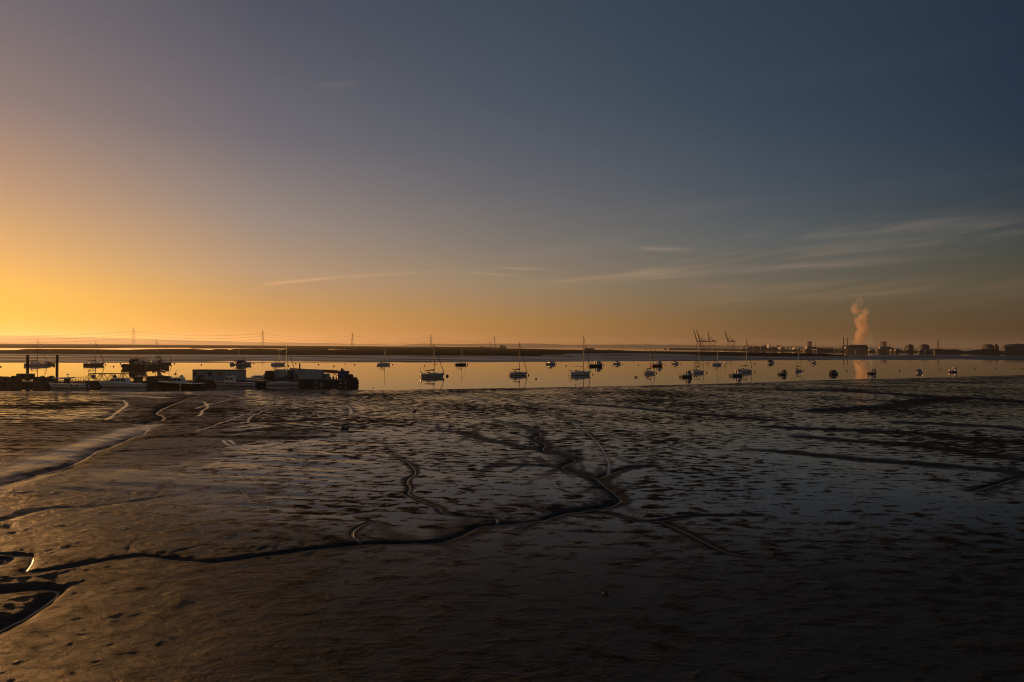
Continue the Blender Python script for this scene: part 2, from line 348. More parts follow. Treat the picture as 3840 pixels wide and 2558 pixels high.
Z = Z+und*fade-carve*np.clip(S/3, 0, 1)+dry*vnoise(X*1.3, D*1.3, 23)*.05*fade
# raised, undrained ground low on the left, and knolls in the nearest ground
sm_ = lambda v: np.clip(v, 0, 1)**2*(3-2*np.clip(v, 0, 1))
reg = sm_((-X-3-D*.12)/(9+D*.24))*sm_((78-D)/30)
reg = np.clip(reg+vnoise(X*.11, D*.11, 33)*.35*(reg > .02), 0, 1)
near = sm_((46-D)/18)
rough_ = np.clip(reg*.9+near*.45, 0, 1)*fade
Z += rough_*(vnoise(X*.42, D*.42, 31)*.07+vnoise(X*1.1, D*1.1, 32)*.035+vnoise(X*2.3, D*2.6, 34)*.018+vnoise(X*4.6, D*5.4, 35)*.010)
# drying ribs that run across the left-hand flat
rib = sm_((-X-D*.12)/14)*sm_((D-34)/12)*sm_((140-D)/30)
ribn = vnoise(X*.05+vnoise(X*.1, D*.1, 41)*1.2, D*.42+X*.08, 42)+.5*vnoise(X*.12, D*.9+X*.16, 43)
Z += rib*ribn*.17
region = reg
Z = np.where(S < 0, np.minimum(Z, S*.03), Z)
# dabs of footprints and worm casts are left to the bump of the mud itself
co = np.stack([X, D, Z], -1).reshape(-1, 3).astype(np.float32)
idx = np.arange(NR*NC).reshape(NR, NC)
q = np.stack([idx[:-1, :-1], idx[:-1, 1:], idx[1:, 1:], idx[1:, :-1]], -1).reshape(-1, 4).astype(np.int32)
def grid_mesh(name, co, q, m, attrs={}):
    me = bpy.data.meshes.new(name); me.vertices.add(len(co)); me.vertices.foreach_set('co', co.ravel())
    me.loops.add(q.size); me.loops.foreach_set('vertex_index', q.ravel()); me.polygons.add(len(q))
    me.polygons.foreach_set('loop_start', np.arange(0, q.size, 4, dtype=np.int32))
    me.polygons.foreach_set('use_smooth', np.ones(len(q), bool)); me.update(calc_edges=True)
    for k_, v_ in attrs.items():
        a_ = me.attributes.new(k_, 'FLOAT', 'POINT'); a_.data.foreach_set('value', v_.ravel().astype(np.float32))
    me.materials.append(m); o = bpy.data.objects.new(name, me); COL.objects.link(o); return o
mm = bpy.data.materials.new('mud'); mm.use_nodes = True; t = NT(mm.node_tree); b = mm.node_tree.nodes['Principled BSDF']
g = t.n('ShaderNodeNewGeometry'); P_ = g.outputs['Position']
def attr(t, nm):
    a_ = t.n('ShaderNodeAttribute'); a_.attribute_name = nm; return a_.outputs['Fac']
aw, af, ar = attr(t, 'dry'), attr(t, 'film'), attr(t, 'region')
mp = t.n('ShaderNodeMapping'); t.l(P_, mp.inputs[0]); mp.inputs['Scale'].default_value = (.62, 1.15, 0); mp.inputs['Rotation'].default_value = (0, 0, R(10))
n1 = t.noise(mp.outputs[0], 1.0, 5., .55, .4); n2 = t.noise(P_, .045, 3., .5); n3 = t.noise(mp.outputs[0], 3.4, 4., .62, .3); nL = t.noise(P_, .016, 2., .5)
sepP = t.n('ShaderNodeSeparateXYZ'); t.l(P_, sepP.inputs[0]); ast = attr(t, 'streak')
mp2 = t.n('ShaderNodeMapping'); t.l(P_, mp2.inputs[0]); mp2.inputs['Scale'].default_value = (.10, .75, 0); mp2.inputs['Rotation'].default_value = (0, 0, R(-12))
ns = t.noise(mp2.outputs[0], .8, 5., .6, .4)
nB = t.noise(mp.outputs[0], .27, 4., .55, .6)
wet = t.m('ADD', t.m('ADD', t.m('MULTIPLY', n1, .64), t.m('MULTIPLY', n3, .24)), t.m('MULTIPLY', nB, .12))
mx_ = t.n('ShaderNodeMix'); t.l(t.m('MULTIPLY', ast, .62), mx_.inputs[0]); t.l(wet, mx_.inputs[2]); t.l(t.m('SUBTRACT', ns, .02), mx_.inputs[3]); wet = mx_.outputs[0]
wet = t.m('ADD', wet, t.mr(n2, .3, .7, -.06, .06))
edge = t.ramp(t.m('DIVIDE', sepP.outputs[1], 200.), [(0., (.54,)*3), (.16, (.54,)*3), (.24, (.53,)*3), (.42, (.50,)*3), (.6, (.475,)*3), (1., (.475,)*3)])
wet = t.m('ADD', wet, t.m('SUBTRACT', edge, .5))
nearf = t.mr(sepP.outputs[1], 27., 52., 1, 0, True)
soft = t.m('ADD', .028, t.m('ADD', t.m('MULTIPLY', nearf, .06), t.m('MULTIPLY', ar, .05)))
w = t.m('ADD', t.m('DIVIDE', t.m('SUBTRACT', wet, .478), t.m('MULTIPLY', soft, 2.)), .5, clamp=True)
amp = t.m('MULTIPLY', t.m('SUBTRACT', 1., t.m('MULTIPLY', nearf, .50)), t.m('SUBTRACT', 1., t.m('MULTIPLY', ar, .40)))
base = t.m('SUBTRACT', t.m('SUBTRACT', .5, t.m('MULTIPLY', nearf, .23)), t.m('MULTIPLY', ar, .13))
gl = t.m('ADD', base, t.m('MULTIPLY', t.m('SUBTRACT', w, .5), amp))
gl = t.m('MULTIPLY', gl, t.m('SUBTRACT', 1., t.m('MULTIPLY', aw, t.m('SUBTRACT', .85, t.m('MULTIPLY', ar, .75)))), clamp=True)
gl = t.m('MAXIMUM', gl, t.m('MULTIPLY', af, .95))
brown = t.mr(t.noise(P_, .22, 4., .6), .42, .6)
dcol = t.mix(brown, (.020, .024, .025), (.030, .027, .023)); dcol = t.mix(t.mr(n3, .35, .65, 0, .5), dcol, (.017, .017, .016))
dcol = t.mix(t.m('MULTIPLY', nearf, .7), dcol, (.011, .013, .013)); dcol = t.mix(t.m('MULTIPLY', ar, .7), dcol, (.035, .041, .039))  # foreground shade put into the near mud colour; drier left lightened so banks glow
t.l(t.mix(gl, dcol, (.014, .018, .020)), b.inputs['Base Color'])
rf = t.n('ShaderNodeMix'); t.l(nearf, rf.inputs[0]); rf.inputs[2].default_value = .14; rf.inputs[3].default_value = .24
rr_ = t.n('ShaderNodeMix'); t.l(gl, rr_.inputs[0]); rr_.inputs[2].default_value = .75; t.l(rf.outputs[0], rr_.inputs[3]); t.l(rr_.outputs[0], b.inputs['Roughness']); t.l(t.mr(gl, 0.02, 1, 0., .5), b.inputs['Specular IOR Level'])
b.inputs['IOR'].default_value = 1.33
mp3 = t.n('ShaderNodeMapping'); t.l(P_, mp3.inputs[0]); mp3.inputs['Scale'].default_value = (.55, 1.3, 1); mp3.inputs['Rotation'].default_value = (0, 0, R(-28))
fine = t.noise(mp3.outputs[0], 1.6, 9., .68, .3); grit = t.noise(P_, 13., 3., .65)
ht = t.m('ADD', t.m('MULTIPLY', fine, .17), t.m('MULTIPLY', grit, .045))
ht = t.m('MULTIPLY', ht, t.mr(gl, 0, .8, 1., .03)); ht = t.m('MULTIPLY', ht, t.m('ADD', .55, t.m('MULTIPLY', ar, 1.1))); ht = t.m('ADD', ht, t.mr(gl, 0, 1, .010, 0))
bn = t.n('ShaderNodeBump'); bn.inputs['Strength'].default_value = .9; bn.inputs['Distance'].default_value = 1.; t.l(ht, bn.inputs['Height']); t.l(bn.outputs[0], b.inputs['Normal'])
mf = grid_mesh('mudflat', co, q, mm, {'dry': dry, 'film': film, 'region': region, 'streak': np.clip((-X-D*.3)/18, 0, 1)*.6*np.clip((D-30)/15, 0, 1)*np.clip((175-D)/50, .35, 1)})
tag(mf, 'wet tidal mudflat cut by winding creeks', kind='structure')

# ------------------------------------------------------------------ far mudflats and salt marsh, as strips swept over bearings
def strip(name, xs, lo, hi, zf, rows, m, label, attrs=None, kind='structure'):
    """lo/hi: depth (m) of the near and far edge for photo column xs; zf(v, near, far, X, Y) gives the height"""
    A_ = np.array([(ray(x, 1290).x/ray(x, 1290).y) for x in xs]); v = np.linspace(0, 1, rows)[:, None]
    Y = lo[None, :]*(1-v)+hi[None, :]*v; X_ = Y*A_[None, :]; Z_ = zf(v*np.ones_like(Y), Y-lo[None, :], hi[None, :]-Y, X_, Y)
    i_ = np.arange(rows*len(xs)).reshape(rows, len(xs))
    q_ = np.stack([i_[:-1, :-1], i_[:-1, 1:], i_[1:, 1:], i_[1:, :-1]], -1).reshape(-1, 4).astype(np.int32)
    o = grid_mesh(name, np.stack([X_, Y, Z_], -1).reshape(-1, 3).astype(np.float32), q_, m, {})
    return tag(o, label, kind=kind)
def depth(x, y, z=0.): return np.array([at(a, c, z).y for a, c in zip(x, y)])
xs = np.linspace(-1600, 5000, 900)
wt = lerp_tab([(-1600,1362),(0,1361),(1440,1361),(1920,1358.5),(2400,1355.5),(2880,1352),(3360,1350),(3600,1350),(3840,1351),(5000,1353)], xs)
mt = lerp_tab([(-1600,1326),(0,1327),(480,1329),(960,1331),(1440,1333),(1920,1335),(2025,1336),(2035,1331),(2110,1330),(2125,1326),(2400,1324),(2580,1329),(2640,1334),(2880,1336),(3150,1337),(3215,1337.5),(3300,1330),(3840,1336),(5000,1347)], xs)
lo = depth(xs, wt); hi = depth(xs, mt, .3)+6
fm = bpy.data.materials.new('far_mud'); fm.use_nodes = True; t = NT(fm.node_tree); b = fm.node_tree.nodes['Principled BSDF']
g = t.n('ShaderNodeNewGeometry'); mp = t.n('ShaderNodeMapping'); t.l(g.outputs['Position'], mp.inputs[0]); mp.inputs['Scale'].default_value = (.25, 1, 0)
n1 = t.noise(mp.outputs[0], .035, 6., .62, .5); n2 = t.noise(mp.outputs[0], .5, 3., .6)
t.l(t.mix(t.mr(n1, .38, .58), (.026, .023, .021), (.050, .046, .043)), b.inputs['Base Color'])
t.l(t.mr(n1, .40, .60, .62, .30), b.inputs['Roughness']); t.l(t.mr(n1, .44, .56, .06, .42), b.inputs['Specular IOR Level'])
bn = t.n('ShaderNodeBump'); bn.inputs['Strength'].default_value = 1; bn.inputs['Distance'].default_value = .16
t.l(t.m('ADD', n2, n1), bn.inputs['Height']); t.l(bn.outputs[0], b.inputs['Normal'])
def z_mud(v, a, c, X_, Y):
    return np.clip(a/120, 0, 1)*.35*(1+.3*vnoise(X_*.01, Y*.05, 51))-.02*(a < 1)+np.minimum(np.clip(a/30, 0, 1), np.clip(c/20, 0, 1))*vnoise(X_*.012, Y*.06, 52)*.30
strip('far_mudflat', xs, lo, hi, z_mud, 60, fm, 'grey tidal mud strip on the far side of the moorings')
# salt marsh
gm = bpy.data.materials.new('marsh_grass'); gm.use_nodes = True; t = NT(gm.node_tree); b = gm.node_tree.nodes['Principled BSDF']
g = t.n('ShaderNodeNewGeometry'); sepN = t.n('ShaderNodeSeparateXYZ'); t.l(g.outputs['Position'], sepN.inputs[0])
mp = t.n('ShaderNodeMapping'); t.l(g.outputs['Position'], mp.inputs[0]); mp.inputs['Scale'].default_value = (.2, 1, .2)
n1 = t.noise(mp.outputs[0], .03, 5., .6, .5); n2 = t.noise(g.outputs['Position'], 1.2, 3., .6)
gc = t.mix(t.mr(n1, .4, .6), (.016, .012, .004), (.034, .025, .008)); gc = t.mix(t.mr(n2, .35, .65, 0, .6), gc, (.011, .008, .004))
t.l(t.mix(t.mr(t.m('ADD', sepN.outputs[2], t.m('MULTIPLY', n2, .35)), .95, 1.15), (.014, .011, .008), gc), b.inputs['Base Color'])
b.inputs['Roughness'].default_value = .9; b.inputs['Specular IOR Level'].default_value = .0
bn = t.n('ShaderNodeBump'); bn.inputs['Distance'].default_value = .12; t.l(n2, bn.inputs['Height']); t.l(bn.outputs[0], b.inputs['Normal'])
def z_marsh(zt, pools=False, seed=61):
    def f(v, a, c, X_, Y):
        e = np.minimum(np.clip(a/7, 0, 1), np.clip(c/10, 0, 1)); e = e*e*(3-2*e)
        ter = np.clip((a-70-60*vnoise(X_*.004, Y*.002, seed+5))/6, 0, 1); ter = np.maximum(ter, 1-np.clip(c/30, 0, 1))
        z = .15+e*(.45+(zt-.60)*ter+ter*(vnoise(X_*.03, Y*.006, seed)*.22+vnoise(X_*.2, Y*.05, seed+1)*.16+vnoise(X_*.006, Y*.004, seed+3)*.35))
        gut = np.clip(1-np.abs(vnoise(X_*.0012, Y*.014, seed+2))/.045, 0, 1)*np.clip(a/60, 0, 1)*np.clip(c/60, 0, 1)
        return z-gut*.9*e
    return f
xm = np.linspace(-1600, 3214, 1100)
ml = lerp_tab([(-1600,1326),(0,1327),(480,1329),(960,1331),(1440,1333),(1920,1335),(2025,1336),(2035,1331),(2110,1330),(2125,1326),(2400,1324),(2580,1329),(2640,1334),(2880,1336),(3150,1337),(3214,1337.6)], xm)
mu = lerp_tab([(-1600,1309),(-200,1311),(0,1314),(60,1313.5),(100,1309),(300,1310),(480,1312.5),(560,1310),(620,1309),(720,1308.5),(770,1312),(790,1313),(810,1309.5),(850,1310),(862,1312.5),(880,1309),(960,1307.5),(1010,1309),(1060,1311.5),(1090,1308),(1180,1308),(1200,1311),(1215,1307.5),(1235,1311),(1380,1309.5),(1400,1306),(1440,1305.5),(1700,1306),(1920,1307.5),(1960,1308),(2100,1310.5),(2300,1312.5),(2400,1316),(2580,1318),(2700,1319),(2800,1321),(2880,1322.5),(3080,1325),(3150,1331),(3214,1336)], xm)-.9*(xm < 1210)
lo2 = depth(xm, ml, .2); hi2 = np.maximum(depth(xm, mu, 1.35), lo2+6)
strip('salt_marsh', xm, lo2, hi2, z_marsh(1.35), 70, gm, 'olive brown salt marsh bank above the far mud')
xb = np.linspace(-1800, 1975, 700)
bl = lerp_tab([(-1800,1302),(0,1304.5),(340,1305.5),(480,1304),(715,1304),(720,1306.5),(960,1305.5),(1200,1309),(1390,1309.5),(1900,1306),(1975,1305)], xb)
lo3 = depth(xb, bl, .1); hi3 = np.interp(xb, [-1800,0,960,1500,1850,1975], [4600,4300,4300,4200,3700,2900])
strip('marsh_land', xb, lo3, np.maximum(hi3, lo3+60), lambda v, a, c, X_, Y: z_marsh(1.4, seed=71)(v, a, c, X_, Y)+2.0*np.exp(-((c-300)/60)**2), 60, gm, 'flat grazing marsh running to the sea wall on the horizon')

# ------------------------------------------------------------------ boat builders
HEAD = R(57)                       # every moored boat lies to the tide on this bearing
WHITE = mat('white_gelcoat', (.66,.63,.56), .32, var=.06, scale=1.2)
CREAM = mat('cream_paint', (.55,.52,.44), .4, var=.08)
GREYP = mat('grey_paint', (.28,.30,.31), .5, var=.1)
NAVY = mat('navy_paint', (.012,.018,.045), .3, var=.1)
BLACK = mat('black_paint', (.012,.012,.013), .4, var=.1)
GREEN = mat('dark_green_paint', (.018,.032,.028), .35, var=.1)
BLUE = mat('blue_paint', (.02,.055,.14), .4, var=.12)
REDH = mat('red_paint', (.26,.035,.014), .45, var=.15)
ANTI = mat('antifouling', (.020,.016,.014), .7, var=.2)
ANTIR = mat('red_antifouling', (.10,.02,.012), .7, var=.2)
TEAK = mat('teak_deck', (.19,.12,.065), .7, var=.15, scale=6)
GLASS = mat('dark_glass', (.012,.014,.016), .08, var=.1)
ALU = mat('mast_alloy', (.17,.155,.135), .5, .2, var=.08)
STEEL = mat('stainless_rail', (.30,.29,.28), .3, .8, var=.05)
WIRE = mat('rigging_wire', (.06,.06,.06), .4, .7, var=.05)
NAVYC = mat('navy_canvas', (.010,.014,.030), .85, var=.2, scale=5, bump=.02)
BLUEC = mat('blue_canvas', (.015,.045,.15), .8, var=.15, scale=5, bump=.02)
BLACKC = mat('black_canvas', (.012,.012,.012), .85, var=.2, scale=5, bump=.02)
TANC = mat('tan_canvas', (.20,.13,.07), .85, var=.15, scale=5)
RUBBER = mat('black_rubber', (.014,.014,.014), .75, var=.25, scale=2)
BUOYO = mat('weathered_orange_buoy', (.33,.10,.02), .6, var=.2)
BUOYY = mat('yellow_buoy', (.40,.24,.03), .5, var=.15)
BUOYK = mat('weedy_dark_buoy', (.030,.022,.014), .7, var=.3)
def hull_secs(L, B, fb, fs, rake=.9, tr=.72, wlz=0., n=13, draft=.35, top=None, bot=None, sternrake=.0, grow=0.):
    """sections from stern to bow, x forward; bot/top trim the height so stripes can share the hull's shape"""
    secs = []
    for i in range(n):
        s = i/(n-1); sh = fs+(fb-fs)*s**1.7-.10*math.sin(math.pi*s)*fb*.6
        w = (tr+(1-tr)*math.sin(min(1, s/.42)*math.pi/2)) if s < .42 else max(0., math.cos((s-.42)/.58*math.pi/2))**.62
        hb = max(.02, B/2*w)
        z1 = sh if top is None else top; z0 = -draft if bot is None else bot
        def at_z(z):
            f = (z+draft)/(sh+draft); f = max(0, min(1, f))
            ww = hb*(.12+.88*f**.55 if s > .5 else .35+.65*f**.4)+grow
            xo = rake*(f-.75)*s**6+sternrake*(f-.5)*(1-s)**6
            return ww, -L/2+L*s+xo
        lv = [z0+(z1-z0)*k/4 for k in range(5)]
        ring = [(at_z(z)[1], -at_z(z)[0], z) for z in lv]+[(at_z(z)[1], at_z(z)[0], z) for z in lv[::-1]]
        secs.append(ring)
    return secs
def sheer(s, fb, fs): return fs+(fb-fs)*s**1.7-.10*math.sin(math.pi*s)*fb*.6
def halfw(s, B, tr=.72):
    return B/2*((tr+(1-tr)*math.sin(min(1, s/.42)*math.pi/2)) if s < .42 else max(0., math.cos((s-.42)/.58*math.pi/2))**.62)
def add_hull(o, L, B, fb, fs, hm, am=ANTI, stripe=None, deck=CREAM, rake=.9, tr=.72, srake=0.):
    MB().loft(hull_secs(L, B, fb, fs, rake, tr, sternrake=srake)).build('hull', hm, o)
    MB().loft(hull_secs(L, B, fb, fs, rake, tr, top=.13, bot=-.3, grow=.012, sternrake=srake)).build('waterline_band', am, o)
    if stripe:
        mb = MB(); N = 13
        for sd_ in (-1, 1):
            vs = []
            for i in range(N):
                s = i/(N-1); z = sheer(s, fb, fs); w = max(.03, halfw(s, B, tr))*.985+.015
                x = -L/2+L*s+rake*.15*s**6
                for dz, gx in ((-.34*fb/1.2, .02), (-.12*fb/1.2, .02)): vs.append((x, sd_*(w+gx-.012), z+dz))
            vs2 = [(x, y-sd_*.04, z) for x, y, z in vs]
            mb.add(vs+vs2, [(2*i, 2*i+2, 2*i+3, 2*i+1) for i in range(N-1)]+[(2*N+2*i, 2*N+2*i+1, 2*N+2*i+3, 2*N+2*i+2) for i in range(N-1)], True)
        mb.build('stripe', stripe, o)
    mb = MB(); N = 13; dk = []
    for i in range(N):
        s = i/(N-1); w = max(.02, halfw(s, B, tr))+.03; z = sheer(s, fb, fs); x = -L/2+L*s+rake*.25*s**6
        dk.append([(x, -w, z-.03), (x, -w, z+.05), (x, -w*.5, z+.08), (x, w*.5, z+.08), (x, w, z+.05), (x, w, z-.03)])
    mb.loft(dk).build('deck', deck, o)
def rail(mb, L, B, fb, fs, s0, s1, h=.6, tr=.72, n=6, r=.018):
    for sd_ in (-1, 1):
        P = []
        for i in range(n):
            s = s0+(s1-s0)*i/(n-1); P.append(Vector((-L/2+L*s, sd_*max(.04, halfw(s, B, tr)-.06), sheer(s, fb, fs)+.05)))
        for p in P: mb.tube(p, p+Vector((0, 0, h)), r, n=5)
        mb.path([p+Vector((0, 0, h)) for p in P], r, 5); mb.path([p+Vector((0, 0, h*.5)) for p in P], r*.7, 4)
def yacht(name, label, loc, L, mast, hm=WHITE, cover=NAVYC, stripe=None, hood=NAVYC, boomz=1.0, am=ANTI, rz=None, full=True, mast_s=.58, group='sailing yachts on their moorings', cabin=WHITE, furl=True, stern_gear=False, boomcov=True, rake=.9, lean=0., turbine=False, fbk=1.):
    B = L*.31; fb, fs = (L*.135+.1)*fbk, (L*.105+.05)*fbk
    o = thing(name, label, 'sailing yacht', loc, (math.pi/2-HEAD) if rz is None else rz, group)
    add_hull(o, L, B, fb, fs, hm, am, stripe, CREAM, rake, .68, -.35)
    # coachroof
    mb = MB(); sec = []
    for s, w, h in ((.28,.62,.02),(.30,.62,.42),(.45,.66,.46),(.60,.52,.40),(.72,.30,.20),(.76,.24,.02)):
        z = sheer(s, fb, fs)+.03; x = -L/2+L*s; ww = w*B/2; hh_ = h*L/8.5
        sec.append([(x, -ww, z), (x, -ww*.88, z+hh_*.9), (x, -ww*.4, z+hh_), (x, ww*.4, z+hh_), (x, ww*.88, z+hh_*.9), (x, ww, z)])
    cr = mb.loft(sec).build('coachroof', cabin, o)
    for sd_ in (-1, 1):
        for s in (.36, .44, .52, .60):
            x = -L/2+L*s; z = sheer(s, fb, fs)+.24*L/8.5; w = B/2*.60 if s < .5 else B/2*.53
            MB().box(x-.22, x+.22, min(sd_*w, sd_*(w+.03)), max(sd_*w, sd_*(w+.03)), z-.06, z+.07).build('window', GLASS, cr)
    # cockpit
    z = sheer(.15, fb, fs); x0 = -L/2+L*.05; x1 = -L/2+L*.28
    mb = MB(); [MB().box(x0, x1, ya, yb, z, z+.28).build('coaming', cabin, o) for ya, yb in ((-B*.30, -B*.24), (B*.24, B*.30))]
    xm_ = -L/2+L*mast_s; zd = sheer(mast_s, fb, fs); ztop = mast
    MB().tube((xm_, 0, zd-.1), (xm_+lean, 0, ztop), .115*L/8, .085*L/8, 8).build('mast', ALU, o)
    bz = zd+boomz+.35; xb_ = -L/2+L*.16
    MB().tube((xm_-.05, 0, bz), (xb_, 0, bz+.05), .06, .05).build('boom', ALU, o)
    if boomcov:
        sec = []
        for k, (f, h) in enumerate(((0,.95),(.06,.50),(.2,.34),(.5,.24),(.8,.18),(1,.08))):
            x = xm_+.08-(xm_-xb_-.1)*f; w = .13 if f < .9 else .08
            sec.append([(x, -w, bz-.05), (x, -w*1.1, bz+h*.35), (x, 0, bz+h), (x, w*1.1, bz+h*.35), (x, w, bz-.05), (x, 0, bz-.12)])
        MB().loft(sec).build('sail_cover', cover, o)
    bow = Vector((L/2-.05, 0, fb+.05)); head = Vector((xm_+lean, 0, ztop-.15))
    if full:
        mb = MB(); mb.tube(head, (-L/2+.1, 0, fs+.1), .012, n=4)
        for sd_ in (-1, 1):
            ch = Vector((xm_-.2, sd_*B*.46, zd)); sp = Vector((xm_+lean*.6, sd_*B*.28, zd+(ztop-zd)*.58))
            mb.tube(ch, sp, .012, n=4).tube(sp, head, .012, n=4).tube((xm_+lean*.6, 0, sp.z), sp, .025, n=4)
        mb.tube(head, (xm_+lean, 0, ztop+.5), .012, n=4).tube((xm_+lean-.2, 0, ztop+.1), (xm_+lean+.15, 0, ztop+.1), .012, n=4)
        mb.build('rigging', WIRE, o)
    if furl: MB().tube(bow+(head-bow)*.03, bow+(head-bow)*.93, .12*L/8.5, .06, 8).tube(bow, head, .03, n=4).build('furled_genoa', cover if cover is not TANC else CREAM, o)
    else: MB().tube(bow, head, .035, n=4).build('forestay', WIRE, o)
    mb = MB(); rail(mb, L, B, fb, fs, .84, .985, .6, .68, 3); rail(mb, L, B, fb, fs, .01, .14, .6, .68, 3); rail(mb, L, B, fb, fs, .14, .84, .55, .68, 6, .010)
    mb.build('guardrail', STEEL, o)
    if hood:
        x = -L/2+L*.29; zz = fs+.30; sec = []
        for dx, h in ((0,.62),(.25,.72),(.6,.55),(.9,.05)):
            sec.append([(x+dx, -B*.27, zz), (x+dx, -B*.25, zz+h*.75), (x+dx, 0, zz+h), (x+dx, B*.25, zz+h*.75), (x+dx, B*.27, zz)])
        MB().loft(sec).build('sprayhood', hood, o)
    if stern_gear:
        mb = MB(); x = -L/2+.15
        mb.box(x-.35, x+.05, -B*.30, -B*.12, fs-.1, fs+.75).blob((x-.2, -B*.2, fs+.85), (.28,.2,.22))
        mb.box(x-.3, x-.12, -B*.24, -B*.18, fs-.5, fs).build('outboard_engine', GREYP, o)
        mb = MB(); mb.tube((x, B*.2, fs), (x, B*.2, fs+1.5), .03).lathe([(.28,-.06),(.33,0),(.28,.06)], (x, B*.2, fs+.75), 10, 'x'); mb.build('horseshoe_buoy', BUOYO, o)
    if turbine:
        x = -L/2+.1; c = Vector((x, .3, fs+2.9)); MB().tube((x, .3, fs), c, .03).tube(c-Vector((.25,0,0)), c+Vector((.2,0,0)), .06).build('turbine_pole', STEEL, o)
        mb = MB()
        for k in range(6): a = k*math.pi/3+.3; mb.tube(c, c+Vector((.1, .62*math.cos(a), .62*math.sin(a))), .035, .015, 4)
        mb.build('turbine_blades', WHITE, o)
    return o
def motorboat(name, label, loc, L, hm=WHITE, kind='cruiser', cab=WHITE, canopy=None, rz=None, stripe=None, group='motor boats on their moorings', B=None, cat='motor boat', fbk=1., dark_engine=True, am=ANTI, mastm=None, sc=1.):
    B = B or L*.36; fb, fs = (L*.15+.15)*fbk, (L*.095+.12)*fbk
    o = thing(name, label, cat, loc, (math.pi/2-HEAD) if rz is None else rz, group)
    add_hull(o, L, B, fb, fs, hm, am, stripe, CREAM if kind != 'workboat' else GREYP, .7, .86)
    X_ = lambda s: -L/2+L*s
    zs = lambda s: sheer(s, fb, fs)+.05
    if kind in ('cruiser', 'canopy'):
        sec = []
        for s, w, h in ((.40,.74,.0),(.41,.74,.55),(.62,.70,.55),(.80,.42,.22),(.90,.15,.0)):
            z = zs(s)-.02; ww = w*B/2; hh_ = h*L/6.5*sc
            sec.append([(X_(s), -ww, z), (X_(s), -ww*.9, z+hh_*.9), (X_(s), -ww*.4, z+hh_), (X_(s), ww*.4, z+hh_), (X_(s), ww*.9, z+hh_*.9), (X_(s), ww, z)])
        c = MB().loft(sec).build('cabin', cab, o)
        for sd_ in (-1, 1): MB().box(X_(.47), X_(.60), min(sd_*B*.335, sd_*B*.365), max(sd_*B*.335, sd_*B*.365), zs(.5)+.18*sc, zs(.5)+.38*sc).build('window', GLASS, c)
        z = zs(.45)+.5*L/6.5*sc; sec = []
        for dx, h, w in ((-.02,.62,.66),(.10,.66,.62),(.19,.40,.56),(.27,.02,.5)):
            hh_ = h*L/6.5*sc; ww = w*B/2
            sec.append([(X_(.41+dx), -ww, z), (X_(.41+dx)-.02, -ww*.86, z+hh_), (X_(.41+dx)-.02, ww*.86, z+hh_), (X_(.41+dx), ww, z)])
        MB().loft(sec, smooth=False).build('windscreen', GLASS if canopy is None else canopy, o)
        if canopy:
            sec = []
            for s, h, w in ((.06,.80,.78),(.12,1.05,.78),(.30,1.28,.76),(.42,1.22,.72)):
                z = zs(s); hh_ = h*L/6.5*sc; ww = w*B/2
                sec.append([(X_(s), -ww, z), (X_(s), -ww*.92, z+hh_*.85), (X_(s), 0, z+hh_), (X_(s), ww*.92, z+hh_*.85), (X_(s), ww, z)])
            MB().loft(sec).build('canopy', canopy, o)
        mb = MB(); rail(mb, L, B, fb, fs, .55, .97, .5, .86, 4, .016); mb.build('guardrail', STEEL, o)
    else:
        s0, s1 = (.50, .80) if kind == 'fishing' else (.36, .66)
        hgt = (1.55 if kind == 'fishing' else 1.75)*min(1.15, L/6.5)*sc; z = zs(s0)-.1; w = B*.30
        sec = []
        for zz, ax_, bx_, ww in ((z, s0, s1+.05, w), (z+hgt*.45, s0, s1+.03, w), (z+hgt*.5, s0, s1+.01, w*.98), (z+hgt, s0+.01, s1-.05, w*.92)):
            sec.append([(X_(ax_), -ww, zz), (X_(bx_), -ww*.9, zz), (X_(bx_), ww*.9, zz), (X_(ax_), ww, zz)])
        c = MB().loft(sec, smooth=False).build('wheelhouse', cab, o)
        MB().box(X_(s0-.03), X_(s1-.02), -w*1.08, w*1.08, z+hgt, z+hgt+.07).build('roof', cab, c)
        for nm, (xa, xb__, ya, yb) in {'a': (X_(s0+.05), X_(s0+.05)+(s1-s0)*L*.35, w*.93, w*1.0), 'b': (X_(s0+.05)+(s1-s0)*L*.42, X_(s1-.02)-.1, w*.93, w*1.0)}.items():
            MB().box(xa, xb__, -yb, -ya, z+hgt*.55, z+hgt*.86).build('window', GLASS, c); MB().box(xa, xb__, ya, yb, z+hgt*.55, z+hgt*.86).build('window', GLASS, c)
        MB().box(X_(s0)-.015, X_(s0)+.02, -w*.35, w*.35, z+.12, z+hgt*.86).build('door', GLASS, c)
        mb = MB(); rail(mb, L, B, fb, fs, .02, s0-.04, .45, .86, 4, .022); mb.build('guardrail', STEEL, o)
        mb = MB(); mb.blob((X_(.2), 0, zs(.2)+.15), (.5,.4,.25)).box(X_(.28), X_(.28)+.5, -.3, .3, zs(.2), zs(.2)+.4); mb.build('fishing_gear', GREYP, o)
        mh = mastm or 1.0
        mb = MB(); xx = X_((s0+s1)/2); zt = z+hgt; mb.tube((xx, 0, zt), (xx, 0, zt+mh), .03).tube((xx, -.35, zt+mh*.75), (xx, .35, zt+mh*.75), .02, n=4).lathe([(.05,0),(.22,.02),(.22,.10),(.05,.14)], (xx+.3, 0, zt+.1), 10); mb.build('antenna_mast', STEEL, o)
